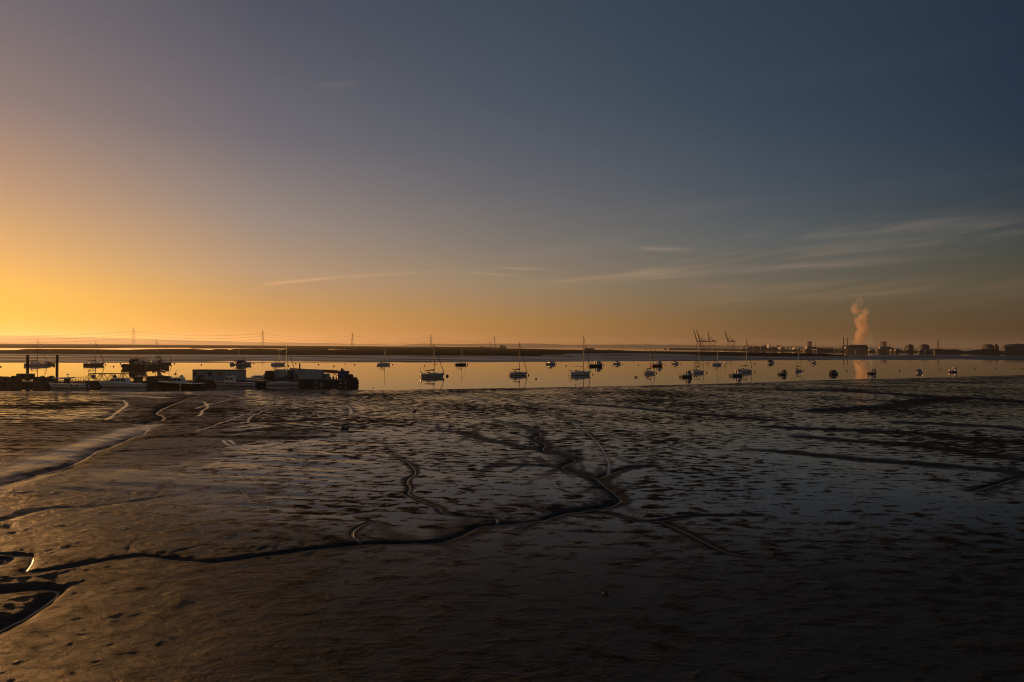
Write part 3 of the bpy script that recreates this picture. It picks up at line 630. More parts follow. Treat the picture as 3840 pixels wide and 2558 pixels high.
    if dark_engine:
        mb = MB(); mb.loft([[(X_(0)-.30, -.18, fs+.1), (X_(0)-.30, .18, fs+.1), (X_(0)+.05, .18, fs+.15), (X_(0)+.05, -.18, fs+.15)], [(X_(0)-.38, -.2, fs+.55), (X_(0)-.38, .2, fs+.55), (X_(0)+.08, .17, fs+.6), (X_(0)+.08, -.17, fs+.6)], [(X_(0)-.30, -.12, fs+.7), (X_(0)-.30, .12, fs+.7), (X_(0), .1, fs+.72), (X_(0), -.1, fs+.72)]]).box(X_(0)-.26, X_(0)-.12, -.06, .06, -.3, fs+.15).build('outboard_engine', BLACK, o)
    return o
def placing(x0, x1, wl, head=HEAD, Bk=.31):
    """centre on the water, and the length that spans those photo columns on this heading"""
    xc = (x0+x1)/2; p = at(xc, wl); W_ = (x1-x0)*p.y/FPX; th = abs(head-math.atan2(p.x, p.y))
    # width perpendicular to the sight line at the depth plane
    ax = math.cos(math.atan2(p.x, p.y)); ex = abs(math.sin(head)-p.x/p.y*math.cos(head)); ey = abs(math.cos(head)+p.x/p.y*math.sin(head))
    L = W_/(ex+Bk*.6*ey); return p, L
def top_z(px, py, Y): return pt(px, py, Y).z

# ------------------------------------------------------------------ the moored yachts
#      x0, x1, waterline, mast x, mast top y, options
Y_ = [
 (90,178,1372,142,1273,'pale yacht with a low boom, farthest left beyond the two tall piles',dict(cover=TANC, hood=NAVYC)),
 (312,392,1371,361,1282,'dark hulled yacht between the second pile and the black workboat',dict(hm=GREEN, hood=None, cover=NAVYC)),
 (548,612,1363,571,1274,'white yacht whose mast rises between the workboat and the yellow crane barge',dict(boomcov=False, hood=None)),
 (590,645,1366,624,1296,'small yacht with its bow showing past the yellow crane barge',dict(hm=GREEN, hood=None)),
 (860,922,1368,892,1296,'pale yacht lying behind the dark canopied cruiser above the grey site cabin',dict(hood=NAVYC)),
 (1014,1071,1369,1046,1296,'small white yacht with a dark sprayhood beyond the dark metal box',dict(hood=NAVYC, cover=GREYP)),
 (1412,1465,1369,1443,1293,'white yacht alone on the water right of the pontoon',dict(hood=NAVYC, furl=False)),
 (1573,1670,1414,1636,1292,'white yacht with wind turbine, navy sail cover and big dark buoy at its bow',dict(stripe=TEAK, stern_gear=True, turbine=True, lean=-.35, cabin=WHITE)),
 (1705,1751,1369,1731,1304,'small dark hulled yacht moored behind the turbine yacht',dict(hm=GREEN, hood=None, furl=False, cover=NAVYC)),
 (1905,1981,1408,1948,1283,'white yacht with a dark sheer stripe, second large yacht from the pontoon',dict(stripe=NAVY, cover=NAVYC, hood=NAVYC, lean=-.25)),
 (2131,2220,1407,2191,1257,'white yacht with bare boom, round dark hood and the tallest mast',dict(boomcov=False, hood=BLACKC, stern_gear=True, boomz=1.9, am=ANTIR, mast_s=.66)),
 (2410,2461,1402,2438,1299,'small white yacht with navy cover in front of the red fishing boat',dict(hood=NAVYC, lean=-.2)),
 (2592,2645,1399,2622,1253,'white yacht with tall mast behind the dark green cabin boat',dict(hood=BLACKC, stern_gear=True, lean=-.2, boomz=1.5)),
 (2664,2710,1369,2692,1292,'small white yacht lying beneath the container cranes',dict(hood=None, furl=False, cover=NAVYC)),
 (2764,2826,1397,2808,1267,'white yacht behind the blue fishing boat with a white wheelhouse',dict(hood=BLACKC, lean=-.1, boomz=1.6)),
 (2975,3012,1393,3000,1296,'white yacht seen from astern, last mast towards the power station',dict(hood=BLACKC, boomz=1.3)),
]
for x0, x1, wl, mx, my, lab, kw in Y_:
    p, L = placing(x0, x1, wl); L = max(5.5, min(L, 11.5)); mz = top_z(mx, my, p.y)
    yacht('sailing_yacht', lab, p, L, mz, full=wl > 1360, **kw)
# the yacht alongside the pontoon, bow to the right
p, L = placing(1000, 1122, 1444.5, R(84))
yacht('sailing_yacht', 'white yacht moored alongside the pontoon in front of the long container', p, L, top_z(1073, 1294, p.y), rz=R(6), hood=None, cover=BLACKC, mast_s=.62, fbk=.7, group='boats alongside the pontoon')

# ------------------------------------------------------------------ moored motor boats
Mb = [
 (168,207,1368,6.0,GREEN,'canopy',dict(canopy=NAVYC),'dark motor boat hidden behind the leftmost yacht'),
 (882,943,1369,9.0,CREAM,'canopy',dict(canopy=BLACKC, stripe=NAVY),'pale motor cruiser with a big black canopy above the site cabin'),
 (2043,2085,1367,6.6,WHITE,'cruiser',{},'white cabin cruiser with a sunlit cockpit left of the tallest mast'),
 (2203,2263,1374,9.5,BLACK,'fishing',dict(cab=CREAM, dark_engine=False),'long black fishing boat with small wheelhouse forward'),
 (2296,2330,1366,5.6,WHITE,'cruiser',dict(canopy=None),'small white cabin cruiser right of the long black fishing boat'),
 (2438,2488,1373,8.0,REDH,'fishing',dict(cab=WHITE, dark_engine=False),'red fishing boat with a white wheelhouse'),
 (2516,2548,1365,5.4,WHITE,'cruiser',{},'small white cruiser with upright cabin right of the red fishing boat'),
 (2549,2600,1414,6.6,GREEN,'fishing',dict(cab=GREYP, dark_engine=False),'dark green cabin boat with open aft deck and many windows'),
 (2736,2788,1410,7.0,BLUE,'fishing',dict(cab=WHITE, dark_engine=False),'blue fishing boat with a white wheelhouse and red buoy at its bow'),
 (2874,2910,1362,6.0,WHITE,'canopy',dict(canopy=BLACKC),'white cruiser with dark cover and sunlit stern in the far row'),
 (2918,2953,1405,6.2,NAVY,'fishing',dict(cab=BLACK),'low navy boat with an open dark cabin left of the last yacht'),
 (3037,3064,1362,5.6,WHITE,'cruiser',{},'small white cruiser nearest the far mud, left of the navy canopied boat'),
 (3111,3147,1404,6.6,NAVY,'canopy',dict(canopy=NAVYC),'navy boat with full navy canopy and short mast'),
 (3254,3289,1402,6.8,BLACK,'fishing',dict(cab=GREYP, mastm=1.9),'black boat with grey cabin beside the orange reflection of the steam'),
 (3436,3462,1398,5.8,WHITE,'canopy',dict(canopy=BLUEC),'white boat with bright blue canopy seen end on'),
 (3561,3592,1396,6.0,BLUE,'fishing',dict(cab=WHITE),'blue cabin boat farthest to the right'),
]
for x0, x1, wl, Lm, hm, kd, kw, lab in Mb:
    p, L = placing(x0-1.5, x1+1.5, wl, Bk=.36); L = min(max(L, Lm*.8), Lm*1.25)
    motorboat('fishing_boat' if kd == 'fishing' else 'motor_boat', lab, p, L, hm, kd, cat='fishing boat' if kd == 'fishing' else 'motor boat', sc=1.08, **kw)

# ------------------------------------------------------------------ mooring buoys
ORD1 = 'first second third fourth fifth sixth seventh eighth ninth tenth eleventh twelfth thirteenth fourteenth fifteenth sixteenth seventeenth eighteenth nineteenth'.split()
TENS = {2: 'twent', 3: 'thirt', 4: 'fort', 5: 'fift'}
def ordn(n):
    if n < 20: return ORD1[n-1]
    return TENS[n//10]+('ieth' if n % 10 == 0 else 'y-'+ORD1[n % 10-1])
def buoy(px, py, r_px, m, label, pick=False, cat='buoy'):
    p = at(px, py); r = r_px*p.y/FPX; o = thing('mooring_buoy', label, cat, p, random.uniform(0, 6), 'mooring buoys afloat')
    n = 10; prof = [(r*math.cos(a_), r*.9*math.sin(a_)+r*.28) for a_ in [R(-90+18*k) for k in range(11)]]; prof[0] = (.02, prof[0][1]); prof[-1] = (.02, prof[-1][1])
    MB().lathe(prof, n=12).build('float', m, o)
    MB().lathe([(r*1.03, .0), (r*1.04, r*.18), (r*1.0, r*.30)], n=12).build('weed_line', BUOYK, o)
    mb = MB(); mb.tube((0, 0, r*1.1), (0, 0, r*1.5), r*.10).lathe([(r*.18,-.02),(r*.25,0),(r*.18,.02)], (0, 0, r*1.5), 8, 'y')
    if pick: mb.tube((0, 0, r*.8), (-r*3.4, .2, r*1.0), r*.12)
    mb.build('shackle', WIRE, o); return o
far_b = [(3,1376,3),(203,1375,3.2),(395,1369,2.6),(414,1375,1.1),(426,1375,2.8),(452,1365,2.6),(654,1364,2.6),(737,1369,1.1),(755,1369,2.8),(899,1375,2.6),(921,1369,2.2),(951,1364,2.7),(1080,1368,2.2),(1082,1374,2.9),(1109,1364,2.6),(1194,1368,2.6),(1252,1374,2.8),(1330,1368,2.6),(1415,1374,2.8),(1472,1368,2.3),(1592,1372,2.6),(1633,1367,2.4),(1754,1367,2.2),(1752,1371,2.5),(2087,1366,2.2),(2123,1372,2.5),(2264,1371,2.2),(2333,1366,2.2),(2394,1370,2.2),(2494,1369,2.1),(2551,1365,2),(2629,1369,2),(2648,1363,1.9),(2715,1368,2),(2739,1363,1.9),(2829,1367,1.8),(2833,1362,1.8),(2915,1362,1.8),(2929,1366,1.8),(2992,1361,1.8),(3069,1361,1.7),(3108,1365,1.7),(3150,1360.5,1.8),(3167,1365,1.7),(3217,1359.5,1.5),(3218,1364.5,1.7),(3256,1363.5,1.6),(3281,1359,1.6),(3291,1363,1.5),(3324,1361.5,1.6),(3655,1384,2.2),(3733,1384,2.1),(3802,1383,2.1),(3834,1382,2.1)]
for i, (x, y, r_) in enumerate(sorted(far_b)):
    buoy(x, y, r_, BUOYK, 'small dark mooring buoy, %s of the small dark buoys counted from the left' % ordn(i+1), pick=x in (1109, 1633))
for x, y, r_, m, lab, pk in [
 (1677,1411.5,5.6,BUOYK,'big dark mooring buoy at the bow of the turbine yacht',False),
 (1982,1408,3.4,BUOYO,'orange brown buoy at the bow of the yacht with the dark stripe',False),
 (2010,1422,3.8,BUOYO,'lone weathered buoy between the two largest right-hand yachts',False),
 (2223,1405,2.9,BUOYO,'dark orange buoy at the bow of the tallest masted yacht',False),
 (2384,1415.5,3.9,BUOYK,'dark buoy with a pick-up pole floating left of the small navy covered yacht',True),
 (2461,1400.5,3.5,BUOYY,'yellow buoy at the bow of the small yacht before the red boat',False),
 (2603,1412,2.6,BUOYO,'reddish buoy at the bow of the dark green cabin boat',False),
 (2649,1398,3.5,BUOYY,'yellow buoy at the bow of the yacht under the cranes',False),
 (2786,1408,3.0,REDH,'red buoy at the bow of the blue fishing boat',False),
 (2829,1396,3.4,BUOYY,'dull yellow buoy at the bow of the yacht behind the blue boat',False),
 (2953,1403.5,2.3,BUOYK,'dark buoy touching the bow of the low navy boat',False),
 (3012,1392.5,2.5,BUOYK,'dark buoy under the bow of the yacht seen from astern',False),
 (3174,1391,3.2,BUOYY,'orange buoy right of the navy canopied boat',False),
 (3372,1390,3.2,BUOYY,'orange buoy between the grey cabin boat and the blue canopy boat',False),
 (3523,1386,3.2,BUOYY,'orange buoy between the two rightmost boats',False)]:
    buoy(x, y, r_, m, lab, pk)

# ------------------------------------------------------------------ pontoon complex (deck 1.25 m above the water)
RUST = mat('rusty_steel', (.085,.045,.028), .8, .2, var=.3, scale=1.5, bump=.02)
DARKS = mat('dark_steel', (.030,.027,.024), .75, .2, var=.3, scale=1.2, bump=.02)
DECKM = mat('weathered_deck', (.075,.060,.045), .85, var=.3, scale=1.5)
CABG = mat('grey_cladding', (.25,.26,.26), .6, var=.12, scale=.8)
CABW = mat('pale_corrugated_steel', (.30,.33,.30), .55, var=.12, scale=.7, stretch=(1,1,.3))
CRANEO = mat('orange_crane_paint', (.36,.075,.012), .5, var=.15)
BLUEK = mat('blue_container_paint', (.012,.05,.17), .5, var=.15)
YEL = mat('yellow_crane_paint', (.16,.11,.02), .6, var=.25)
AMB = mat('amber_blind', (.24,.13,.02), .5, var=.15)
TYRE = RUBBER
G2 = 'parts of the works pontoon'
def bx(name, m, x0, x1, yt, yb, Y, dy, parent=None):         # a box spanning those photo columns at depth Y, dy deep
    a, b_ = pt(x0, yb, Y), pt(x1, yt, Y); z0, z1 = min(a.z, b_.z), max(a.z, b_.z)
    return MB().box(a.x, b_.x, Y, Y+dy, z0, z1).build(name, m, parent)
DK = 1.25
def Yp(px): return 187+px/1340*17                             # front edge of the pontoons, receding slightly to the right
# pontoons
def pontoon(x0, x1, depth_, label, z=DK, tyres=()):
    Y = Yp((x0+x1)/2); a, b_ = pt(x0, 1440, Y).x, pt(x1, 1440, Y).x
    o = thing('work_pontoon', label, 'pontoon', ((a+b_)/2, Y, 0), 0, 'floating steel pontoons'); w = (b_-a)/2
    MB().box(-w, w, 0, depth_, -.3, z-.12).build('hull', DARKS, o)
    MB().box(-w-.05, w+.05, -.05, depth_+.05, z-.12, z).build('deck', DECKM, o)
    mb = MB(); k = -w+.8
    while k < w: mb.box(k, k+.12, -.10, 0, .0, z-.13); k += 2.4
    mb.build('fender_strake', RUST, o)
    for tx in tyres:
        xx = pt(tx, 1440, Y).x-(a+b_)/2; MB().lathe([(.22,-.12),(.42,-.13),(.52,0),(.42,.13),(.22,.12)], (xx, -.18, .62), 12, 'y').build('tyre_fender', TYRE, o)
    return o
pontoon(-260, 348, 9, 'low dark pontoon carrying the two tall steel piles', 1.12, (20, 70, 130))
pontoon(535, 720, 8, 'dark pontoon section beneath the low cabin and fishing boat', 1.2, (700,))
pontoon(722, 986, 9, 'pontoon section under the grey site cabin', 1.3, (790, 965, 985))
pontoon(1002, 1316, 9, 'right-hand pontoon section carrying the long container and orange crane', 1.4, (1150, 1225, 1255))
# fenders hanging low on the right-hand pontoon
for x, y, dx, dy, lab in ((1184,1434.5,7,6,'white fender slanting down, leftmost on the right-hand pontoon'),(1206.5,1440,8.5,0,'white fender floating level below the long container'),(1276,1438,8,0,'white fender floating level below the orange crane foot'),(1296,1435.5,7,-5,'white fender slanting up, rightmost on the pontoon')):
    Y = Yp(1170)-.35; a, b_ = pt(x-dx/2, y-dy/2, Y), pt(x+dx/2, y+dy/2, Y); c = (a+b_)/2; o = thing('fender', lab, 'fender', (c.x, c.y, max(.16, c.z)), 0, 'fenders along the pontoon')
    a, b_ = a-c, b_-c; d = (b_-a); MB().tube(a, b_, .14, .14, 10).tube(a-d*.15, a, .04, .13, 8).tube(b_, b_+d*.15, .13, .04, 8).build('float', WHITE, o)
    MB().tube(b_, (b_.x, .25, 1.15-c.z), .015, n=4).build('rope', WIRE, o)
# piles
def pile(xc, w, yt, Y, label, m=RUST, zb=-1.5):
    r = w/2*Y/FPX; p = pt(xc, yt, Y); o = thing('steel_pile', label, 'pile', (p.x, Y, 0), 0, 'tall steel piles')
    MB().tube((0, 0, zb), (0, 0, p.z-.12), r, r, 16).build('tube', m, o); MB().lathe([(r*1.04, p.z-.14), (r*1.04, p.z), (r*.6, p.z+.05)], n=16).build('cap', DARKS, o)
    return o
pile(104, 9.4, 1332, 193, 'tall rust-brown steel pile rising through the box on stilts')
pile(214.5, 9.4, 1331, 190, 'tall rust-brown steel pile behind the moored powerboat')
pile(1124, 5.2, 1363, 209, 'short rusty pile standing behind the long container')
# box on stilts round the left pile
o = thing('winch_house', 'dark box raised on legs around the left-hand pile', 'machine house', (pt(104.5, 1424, 192).x, 191, 1.12)); wv = 25.5*192/FPX
zz0 = pt(104, 1424, 191).z-1.12; zz1 = pt(104, 1402.5, 191).z-1.12
MB().box(-wv, wv, -.9, 1.1, zz0, zz1).build('body', DARKS, o); MB().box(-wv-.08, wv+.08, -1., 1.2, zz1, zz1+.08).build('roof', RUST, o)
for sx in (-1, 1):
    for sy in (-.7, .9): MB().box(sx*wv*.88-.1, sx*wv*.88+.1, sy-.1, sy+.1, 0, zz0).build('leg', DARKS, o)
mb = MB(); [mb.tube((.3+.0*k, -.8, .15+.22*k), (1.0, -.8, .15+.22*k), .03, n=4) for k in range(5)]; mb.tube((.3, -.8, 0), (.3, -.8, zz0), .03).tube((1., -.8, 0), (1., -.8, zz0), .03); mb.build('ladder', RUST, o)
# clutter on the left pontoon
def clutter(name, label, cat, parts, x, Y, z, group=None):
    c = pt(x, 1430, Y); o = thing(name, label, cat, (c.x, Y, z), 0, group)
    for nm, m, f in parts: mb = MB(); f(mb); mb.build(nm, m, o)
    return o
ppm = 190/FPX
clutter('water_tank', 'dark round-shouldered tank at the left end of the pontoon', 'tank', [('body', DARKS, lambda b_: b_.loft([[(x, -1, 0), (x, -1, h*.8), (x, -.6, h), (x, .8, h), (x, 1.1, h*.8), (x, 1.1, 0)] for x, h in ((-3, .9), (-2.7, 1.25), (1.4, 1.25), (1.9, 1.0))], smooth=False)), ('lifting_eye', RUST, lambda b_: b_.tube((-.5, 0, 1.2), (-.5, 0, 1.4), .05).tube((-.5, 0, 1.4), (-.1, 0, 1.4), .05).tube((-.1, 0, 1.4), (-.1, 0, 1.2), .05))], 4, 191, 1.12)
clutter('deck_winch', 'winch with slanting windscreen catching the sun beside the box on stilts', 'winch', [
 ('drum', DARKS, lambda b_: b_.lathe([(.75,-.5),(.75,-.42),(.5,-.4),(.5,.4),(.75,.42),(.75,.5)], (-.2, 0, .8), 14, 'y')),
 ('bed', RUST, lambda b_: b_.box(-1.1, 1.6, -.7, .7, 0, .25).box(.4, 1.6, -.5, .5, .25, 1.15)),
 ('spray_plate', STEEL, lambda b_: b_.add([(-1.35, -.6, .25), (-1.35, .6, .25), (-.95, .6, 1.15), (-.95, -.6, 1.15), (-1.31, -.6, .23), (-1.31, .6, .23), (-.91, .6, 1.13), (-.91, -.6, 1.13)], [(0,1,2,3),(7,6,5,4),(0,3,7,4),(1,5,6,2),(0,4,5,1),(3,2,6,7)])),
 ('lever', STEEL, lambda b_: b_.tube((.9, 0, 1.1), (1.15, 0, 1.9), .04).tube((1.3, 0, 1.1), (1.35, 0, 1.7), .05))], 55, 190, 1.12)
for i, (x, w, h, lab) in enumerate(((137,6,1.25,'dark tarpaulined crate right of the box on stilts'),(158,7,1.45,'rounded black crate stack left of the second pile'),(176,7,1.15,'low crate with two upright bollards near the second pile'),(193,7,1.5,'rounded crate hard against the second pile'))):
    clutter('deck_crate', lab, 'crate', [('body', DARKS, lambda b_, w=w, h=h: b_.loft([[(-w*ppm, y, 0), (-w*ppm*1.02, y, h*.8), (-w*ppm*.6, y, h), (w*ppm*.5, y, h*.95), (w*ppm, y, h*.7), (w*ppm, y, 0)] for y in (-.6, .7)], smooth=False)), ('lashing', RUST, lambda b_, w=w, h=h: b_.box(-w*ppm*.3, -w*ppm*.2, -.65, .75, 0, h*1.02).tube((w*ppm*.2, 0, h*.8), (w*ppm*.2, 0, h+.35), .06))], x, 190+i*.3, 1.12, 'crates on the left pontoon')
# handrailed ramp from the low pontoon up to the bridge
Yb = 189
o = thing('access_ramp', 'light handrailed ramp rising to the truss footbridge', 'gangway', (pt(268, 1434, Yb).x, Yb, 0)); L0 = pt(318, 1434, Yb).x-pt(268, 1434, Yb).x
mb = MB(); mb.add([(0,-.5,1.1),(L0,-.5,1.45),(L0,.5,1.45),(0,.5,1.1),(0,-.5,.98),(L0,-.5,1.33),(L0,.5,1.33),(0,.5,.98)], [(0,1,2,3),(7,6,5,4),(0,4,5,1),(3,2,6,7),(0,3,7,4),(1,5,6,2)]).build('walkway', DARKS, o)
for sy in (-.5, .5):
    mb = MB(); h0, h1 = 1.0, 1.15
    mb.tube((0, sy, 1.1+h0), (L0, sy, 1.45+h1), .035).tube((0, sy, 1.1+h0*.5), (L0, sy, 1.45+h1*.5), .025)
    for k in range(6): f = k/5; mb.tube((L0*f, sy, 1.1+.35*f), (L0*f, sy, 1.1+.35*f+h0+(h1-h0)*f), .03)
    mb.build('handrail', DARKS, o)
# truss footbridge
YB = 190; xa, xb2 = pt(316, 1431, YB).x, pt(556, 1431, YB).x
o = thing('truss_footbridge', 'dark triangular truss footbridge spanning the gap between pontoons', 'footbridge', (xa, YB, 0))
LB = xb2-xa; zt = pt(440, 1402, YB).z; zb = pt(440, 1431, YB).z
for sy in (0., 1.5):
    mb = MB(); mb.tube((1.3, sy, zt), (LB-1.4, sy, zt), .10, n=8).build('top_chord', DARKS, o); MB().box(0, LB, sy-.08, sy+.08, zb-.14, zb+.08).build('bottom_chord', DARKS, o)
    mb = MB(); nb = 6; x = 0.; st = LB/nb
    for k in range(nb):
        xp = st*(k+.5); xp = min(max(xp, 1.3), LB-1.4)
        for dx in (-.10, .10): mb.tube((st*k+dx*2, sy, zb), (xp+dx, sy, zt), .055).tube((xp+dx, sy, zt), (st*(k+1)+dx*2, sy, zb), .055)
    mb.build('diagonal_brace', DARKS, o)
MB().box(0, LB, 0, 1.5, zb-.06, zb+.0).build('walkway', DECKM, o)
mb = MB(); xx = 1.35
for dx in (-.22, .22): mb.tube((xx+dx, 0, zb), (xx+dx, 0, zt+.75), .05)
mb.tube((xx-.22, 0, zt+.75), (xx, 0, zt+1.15), .05).tube((xx+.22, 0, zt+.75), (xx, 0, zt+1.15), .05).build('lifting_frame', DARKS, o)
mb = MB(); xx = pt(343, 1415, YB).x-xa; mb.box(xx-.28, xx+.42, .5, 1.0, zb+.7, zb+1.75).build('notice_board', GREYP, o)
xx = pt(425, 1415, YB).x-xa; MB().blob((xx, .7, zb+1.2), (.42,.4,.62)).tube((xx, .7, zb), (xx, .7, zb+.7), .12).build('lifebuoy_housing', DARKS, o)
for x, y0, y1, lab, w in ((534.5, 1366, 1431, 'thin dark mast standing on the footbridge end', .07), (547, 1350, 1413, 'slim pale-edged lattice mast beside the footbridge end', .10)):
    a = pt(x, y1, 191); b_ = pt(x, y0, 191); o = thing('light_mast', lab, 'mast', (a.x, 191, 0))
    MB().tube((0, 0, 1.2), (0, 0, b_.z), w, w*.7, 8).build('pole', STEEL if w > .08 else RUST, o)
    mb = MB(); mb.tube((0, 0, b_.z-2), (-.5, 0, b_.z-3.2), .02, n=4).tube((0, 0, b_.z-2), (.7, 0, 1.4), .015, n=4).box(-.15, .15, -.1, .1, b_.z-2.9, b_.z-2.6); mb.build('bracket', DARKS, o)
# floats and gear behind the bridge
for x, w, y0, lab in ((512, 12, 1413, 'square dark plant box behind the right end of the footbridge'), (462, 10, 1421, 'low dark crate behind the middle of the footbridge')):
    c = pt(x, 1430, 196); o = thing('plant_box', lab, 'machinery box', (c.x, 196, 0)); hh_ = pt(x, y0, 196).z; w_ = w*196/FPX
    MB().box(-w_, w_, 0, 1.5, .9, hh_).build('body', DARKS, o); MB().box(-w_*1.05, w_*1.05, -.1, 1.6, hh_, hh_+.07).build('lid', GREYP, o); MB().box(-w_*1.6, w_*1.6, -.3, 2, -.2, .9).build('float', DARKS, o)
# low dark cabin (houseboat-like shelter) left of the fishing boat
YC = 197; a, b_ = pt(549, 1430, YC), pt(628, 1430, YC); o = thing('low_cabin', 'long low dark cabin with pale window posts behind the black fishing boat', 'cabin', ((a.x+b_.x)/2, YC, 0)); w_ = (b_.x-a.x)/2
z1 = pt(590, 1410.5, YC).z; MB().box(-w_, w_, 0, 2.4, 1.1, z1-.45).build('wall', DARKS, o)
MB().prism([(-w_-.1, z1-.45), (w_+.15, z1-.45), (w_+.15, z1-.2), (w_*.5, z1), (-w_-.1, z1-.12)], -.1, 2.5).build('roof', DARKS, o)
for k in range(3):
    x = -w_+.4+k*w_*.66; MB().box(x, x+w_*.55, -.03, .0, z1-1.05, z1-.55).build('window', GLASS, o)
mb = MB(); [mb.box(-w_+.25+k*w_*.66, -w_+.33+k*w_*.66, -.05, -.031, 1.3, z1-.5) for k in range(4)]; mb.build('window_post', CREAM, o)
MB().box(-w_*.1, w_*.35, .6, 1.6, z1, z1+.22).build('roof_hatch', DARKS, o)
# grey site cabin
YC = Yp(815)+2.2; a, b_ = pt(721.5, 1425.5, YC), pt(907.5, 1425.5, YC); o = thing('site_cabin', 'long grey portable cabin with three small windows and dark roof edge', 'cabin', ((a.x+b_.x)/2, YC, 1.3)); w_ = (b_.x-a.x)/2
z1 = pt(815, 1390, YC).z-1.3; MB().box(-w_, w_, 0, 3, 0.08, z1).build('wall', CABG, o)
MB().box(-w_-.12, w_+.12, -.12, 3.12, z1, z1+.24).build('roof', DARKS, o)
xc = (a.x+b_.x)/2
for k, (x0, x1, gl) in enumerate(((725.5, 738, GLASS), (780, 793, GLASS), (818.5, 831.5, AMB))):
    xa_, xb_2 = pt(x0, 1400, YC).x-xc, pt(x1, 1400, YC).x-xc; za, zb_ = pt(x0, 1408.3, YC).z-1.3, pt(x0, 1395.2, YC).z-1.3
    wn = MB().box(xa_, xb_2, -.02, .05, za, zb_).build('window', gl, o)
    MB().box(xa_-.06, xa_, -.05, .0, za-.06, zb_+.06).box(xb_2, xb_2+.06, -.05, .0, za-.06, zb_+.06).box(xa_, xb_2, -.05, .0, zb_, zb_+.06).box(xa_, xb_2, -.05, .0, za-.06, za).build('frame', DARKS, wn)
mb = MB(); [mb.box(pt(x, 1400, YC).x-xc-.07, pt(x, 1400, YC).x-xc+.07, -.04, 0, 0.08, z1) for x in (768.5, 862)]; mb.build('panel_joint', DARKS, o)
mb = MB(); mb.box(-w_, w_, .2, 2.8, 0, .08).build('skid', DARKS, o)
# bicycle-like wheel gear and person-like red thing in front are a hose reel and a tripod of gear
c = pt(752, 1425, YC-1.1); o = thing('hose_reel', 'reddish hose reel on a stand in front of the grey site cabin', 'hose reel', (c.x, c.y, 1.3))
MB().lathe([(.15,-.25),(.55,-.25),(.58,-.18),(.38,-.15),(.38,.15),(.58,.18),(.55,.25),(.15,.25)], (0, 0, 1.15), 16, 'y').build('reel', RUST, o); MB().box(-.5, -.4, -.3, .3, 0, 1.15).box(.4, .5, -.3, .3, 0, 1.15).build('stand', DARKS, o)
c = pt(741, 1425, YC-1.1); o = thing('rope_coil', 'dark heap of coiled rope left of the hose reel', 'rope coil', (c.x, c.y, 1.3)); mb = MB()
for k in range(4): mb.lathe([(.75-.1*k, -.08), (.9-.1*k, 0), (.75-.1*k, .08), (.6-.1*k, 0)], (0, 0, .08+.13*k), 14)
mb.build('coil', RUBBER, o)
# dark metal box with sunlit edge
YC = Yp(1007)+3; a = pt(995, 1426, YC); b_ = pt(1019, 1391.5, YC); xc = (a.x+b_.x)/2; w_ = (b_.x-a.x)/2
o = thing('metal_box', 'tall dark metal box with sunlit left edge between cabin and long container', 'container', (xc, YC, 1.4)); hz1 = b_.z-1.4
MB().box(-w_, w_, 0, 3.2, 0.05, hz1).build('body', DARKS, o)
mb = MB(); [mb.box(-w_-.05, -w_, y, y+.12, .05, hz1-.05) for y in (0, .8, 1.6, 2.4, 3.05)]; mb.box(-w_-.05, w_+.05, -.06, 0, hz1-.15, hz1+.06).box(-w_-.05, w_+.05, -.06, 0, 0, .14); mb.build('frame', DARKS, o)
MB().box(-w_+.1, -.02, -.04, 0, .16, hz1-.17).box(.02, w_-.1, -.04, 0, .16, hz1-.17).build('door', DARKS, o)
# long pale container
YC = Yp(1118)+3; a = pt(1030, 1424, YC); b_ = pt(1206, 1388.5, YC); xc = (a.x+b_.x)/2; w_ = (b_.x-a.x)/2
o = thing('long_container', 'long pale corrugated container on the right-hand pontoon', 'container', (xc, YC, 1.4)); z1 = b_.z-1.4
prof = []; x = -w_; k = 0
mb = MB(); vs = []; n_ = int(2*w_/.28)
for i in range(n_+1):
    x = -w_+2*w_*i/n_; y = .0 if (i//2) % 2 else .06; vs += [(x, y, .05), (x, y, z1)]
mb.add(vs, [(2*i, 2*i+2, 2*i+3, 2*i+1) for i in range(n_)]); mb.box(-w_, w_, .08, 3, .05, z1); mb.build('wall', CABW, o)
MB().box(-w_-.05, w_+.05, -.06, 3.05, z1, z1+.10).build('roof', CABW, o); MB().box(-w_-.05, w_+.05, -.05, -.005, 0.0, .14).build('sill', DARKS, o)
MB().box(pt(1092.5, 0, YC).x-xc, pt(1114.5, 0, YC).x-xc, -.03, .12, .14, z1-.25).build('door', DARKS, o)
MB().lathe([(.30,-.05),(.42,-.07),(.52,0),(.42,.07),(.30,.05),(.27,0)], (pt(1124, 0, YC).x-xc, -.1, pt(1124, 1411, YC).z-1.4), 18, 'y').build('lifebuoy', REDH, o)
c = pt(1078, 1410, YC-.8); o = thing('yellow_oilskins', 'yellow waterproofs hanging on a stand before the long container', 'clothing stand', (c.x, c.y, 1.4)); MB().loft([[(-.5,-.1,.1),(.5,-.1,.1),(.5,.25,.1),(-.5,.25,.1)],[(-.55,-.1,1.2),(.55,-.1,1.2),(.5,.2,1.2),(-.5,.2,1.2)],[(-.3,0,1.75),(.3,0,1.75),(.3,.1,1.75),(-.3,.1,1.75)]]).build('cloth', YEL, o); MB().tube((0,.05,0),(0,.05,1.85),.04).build('post', DARKS, o)
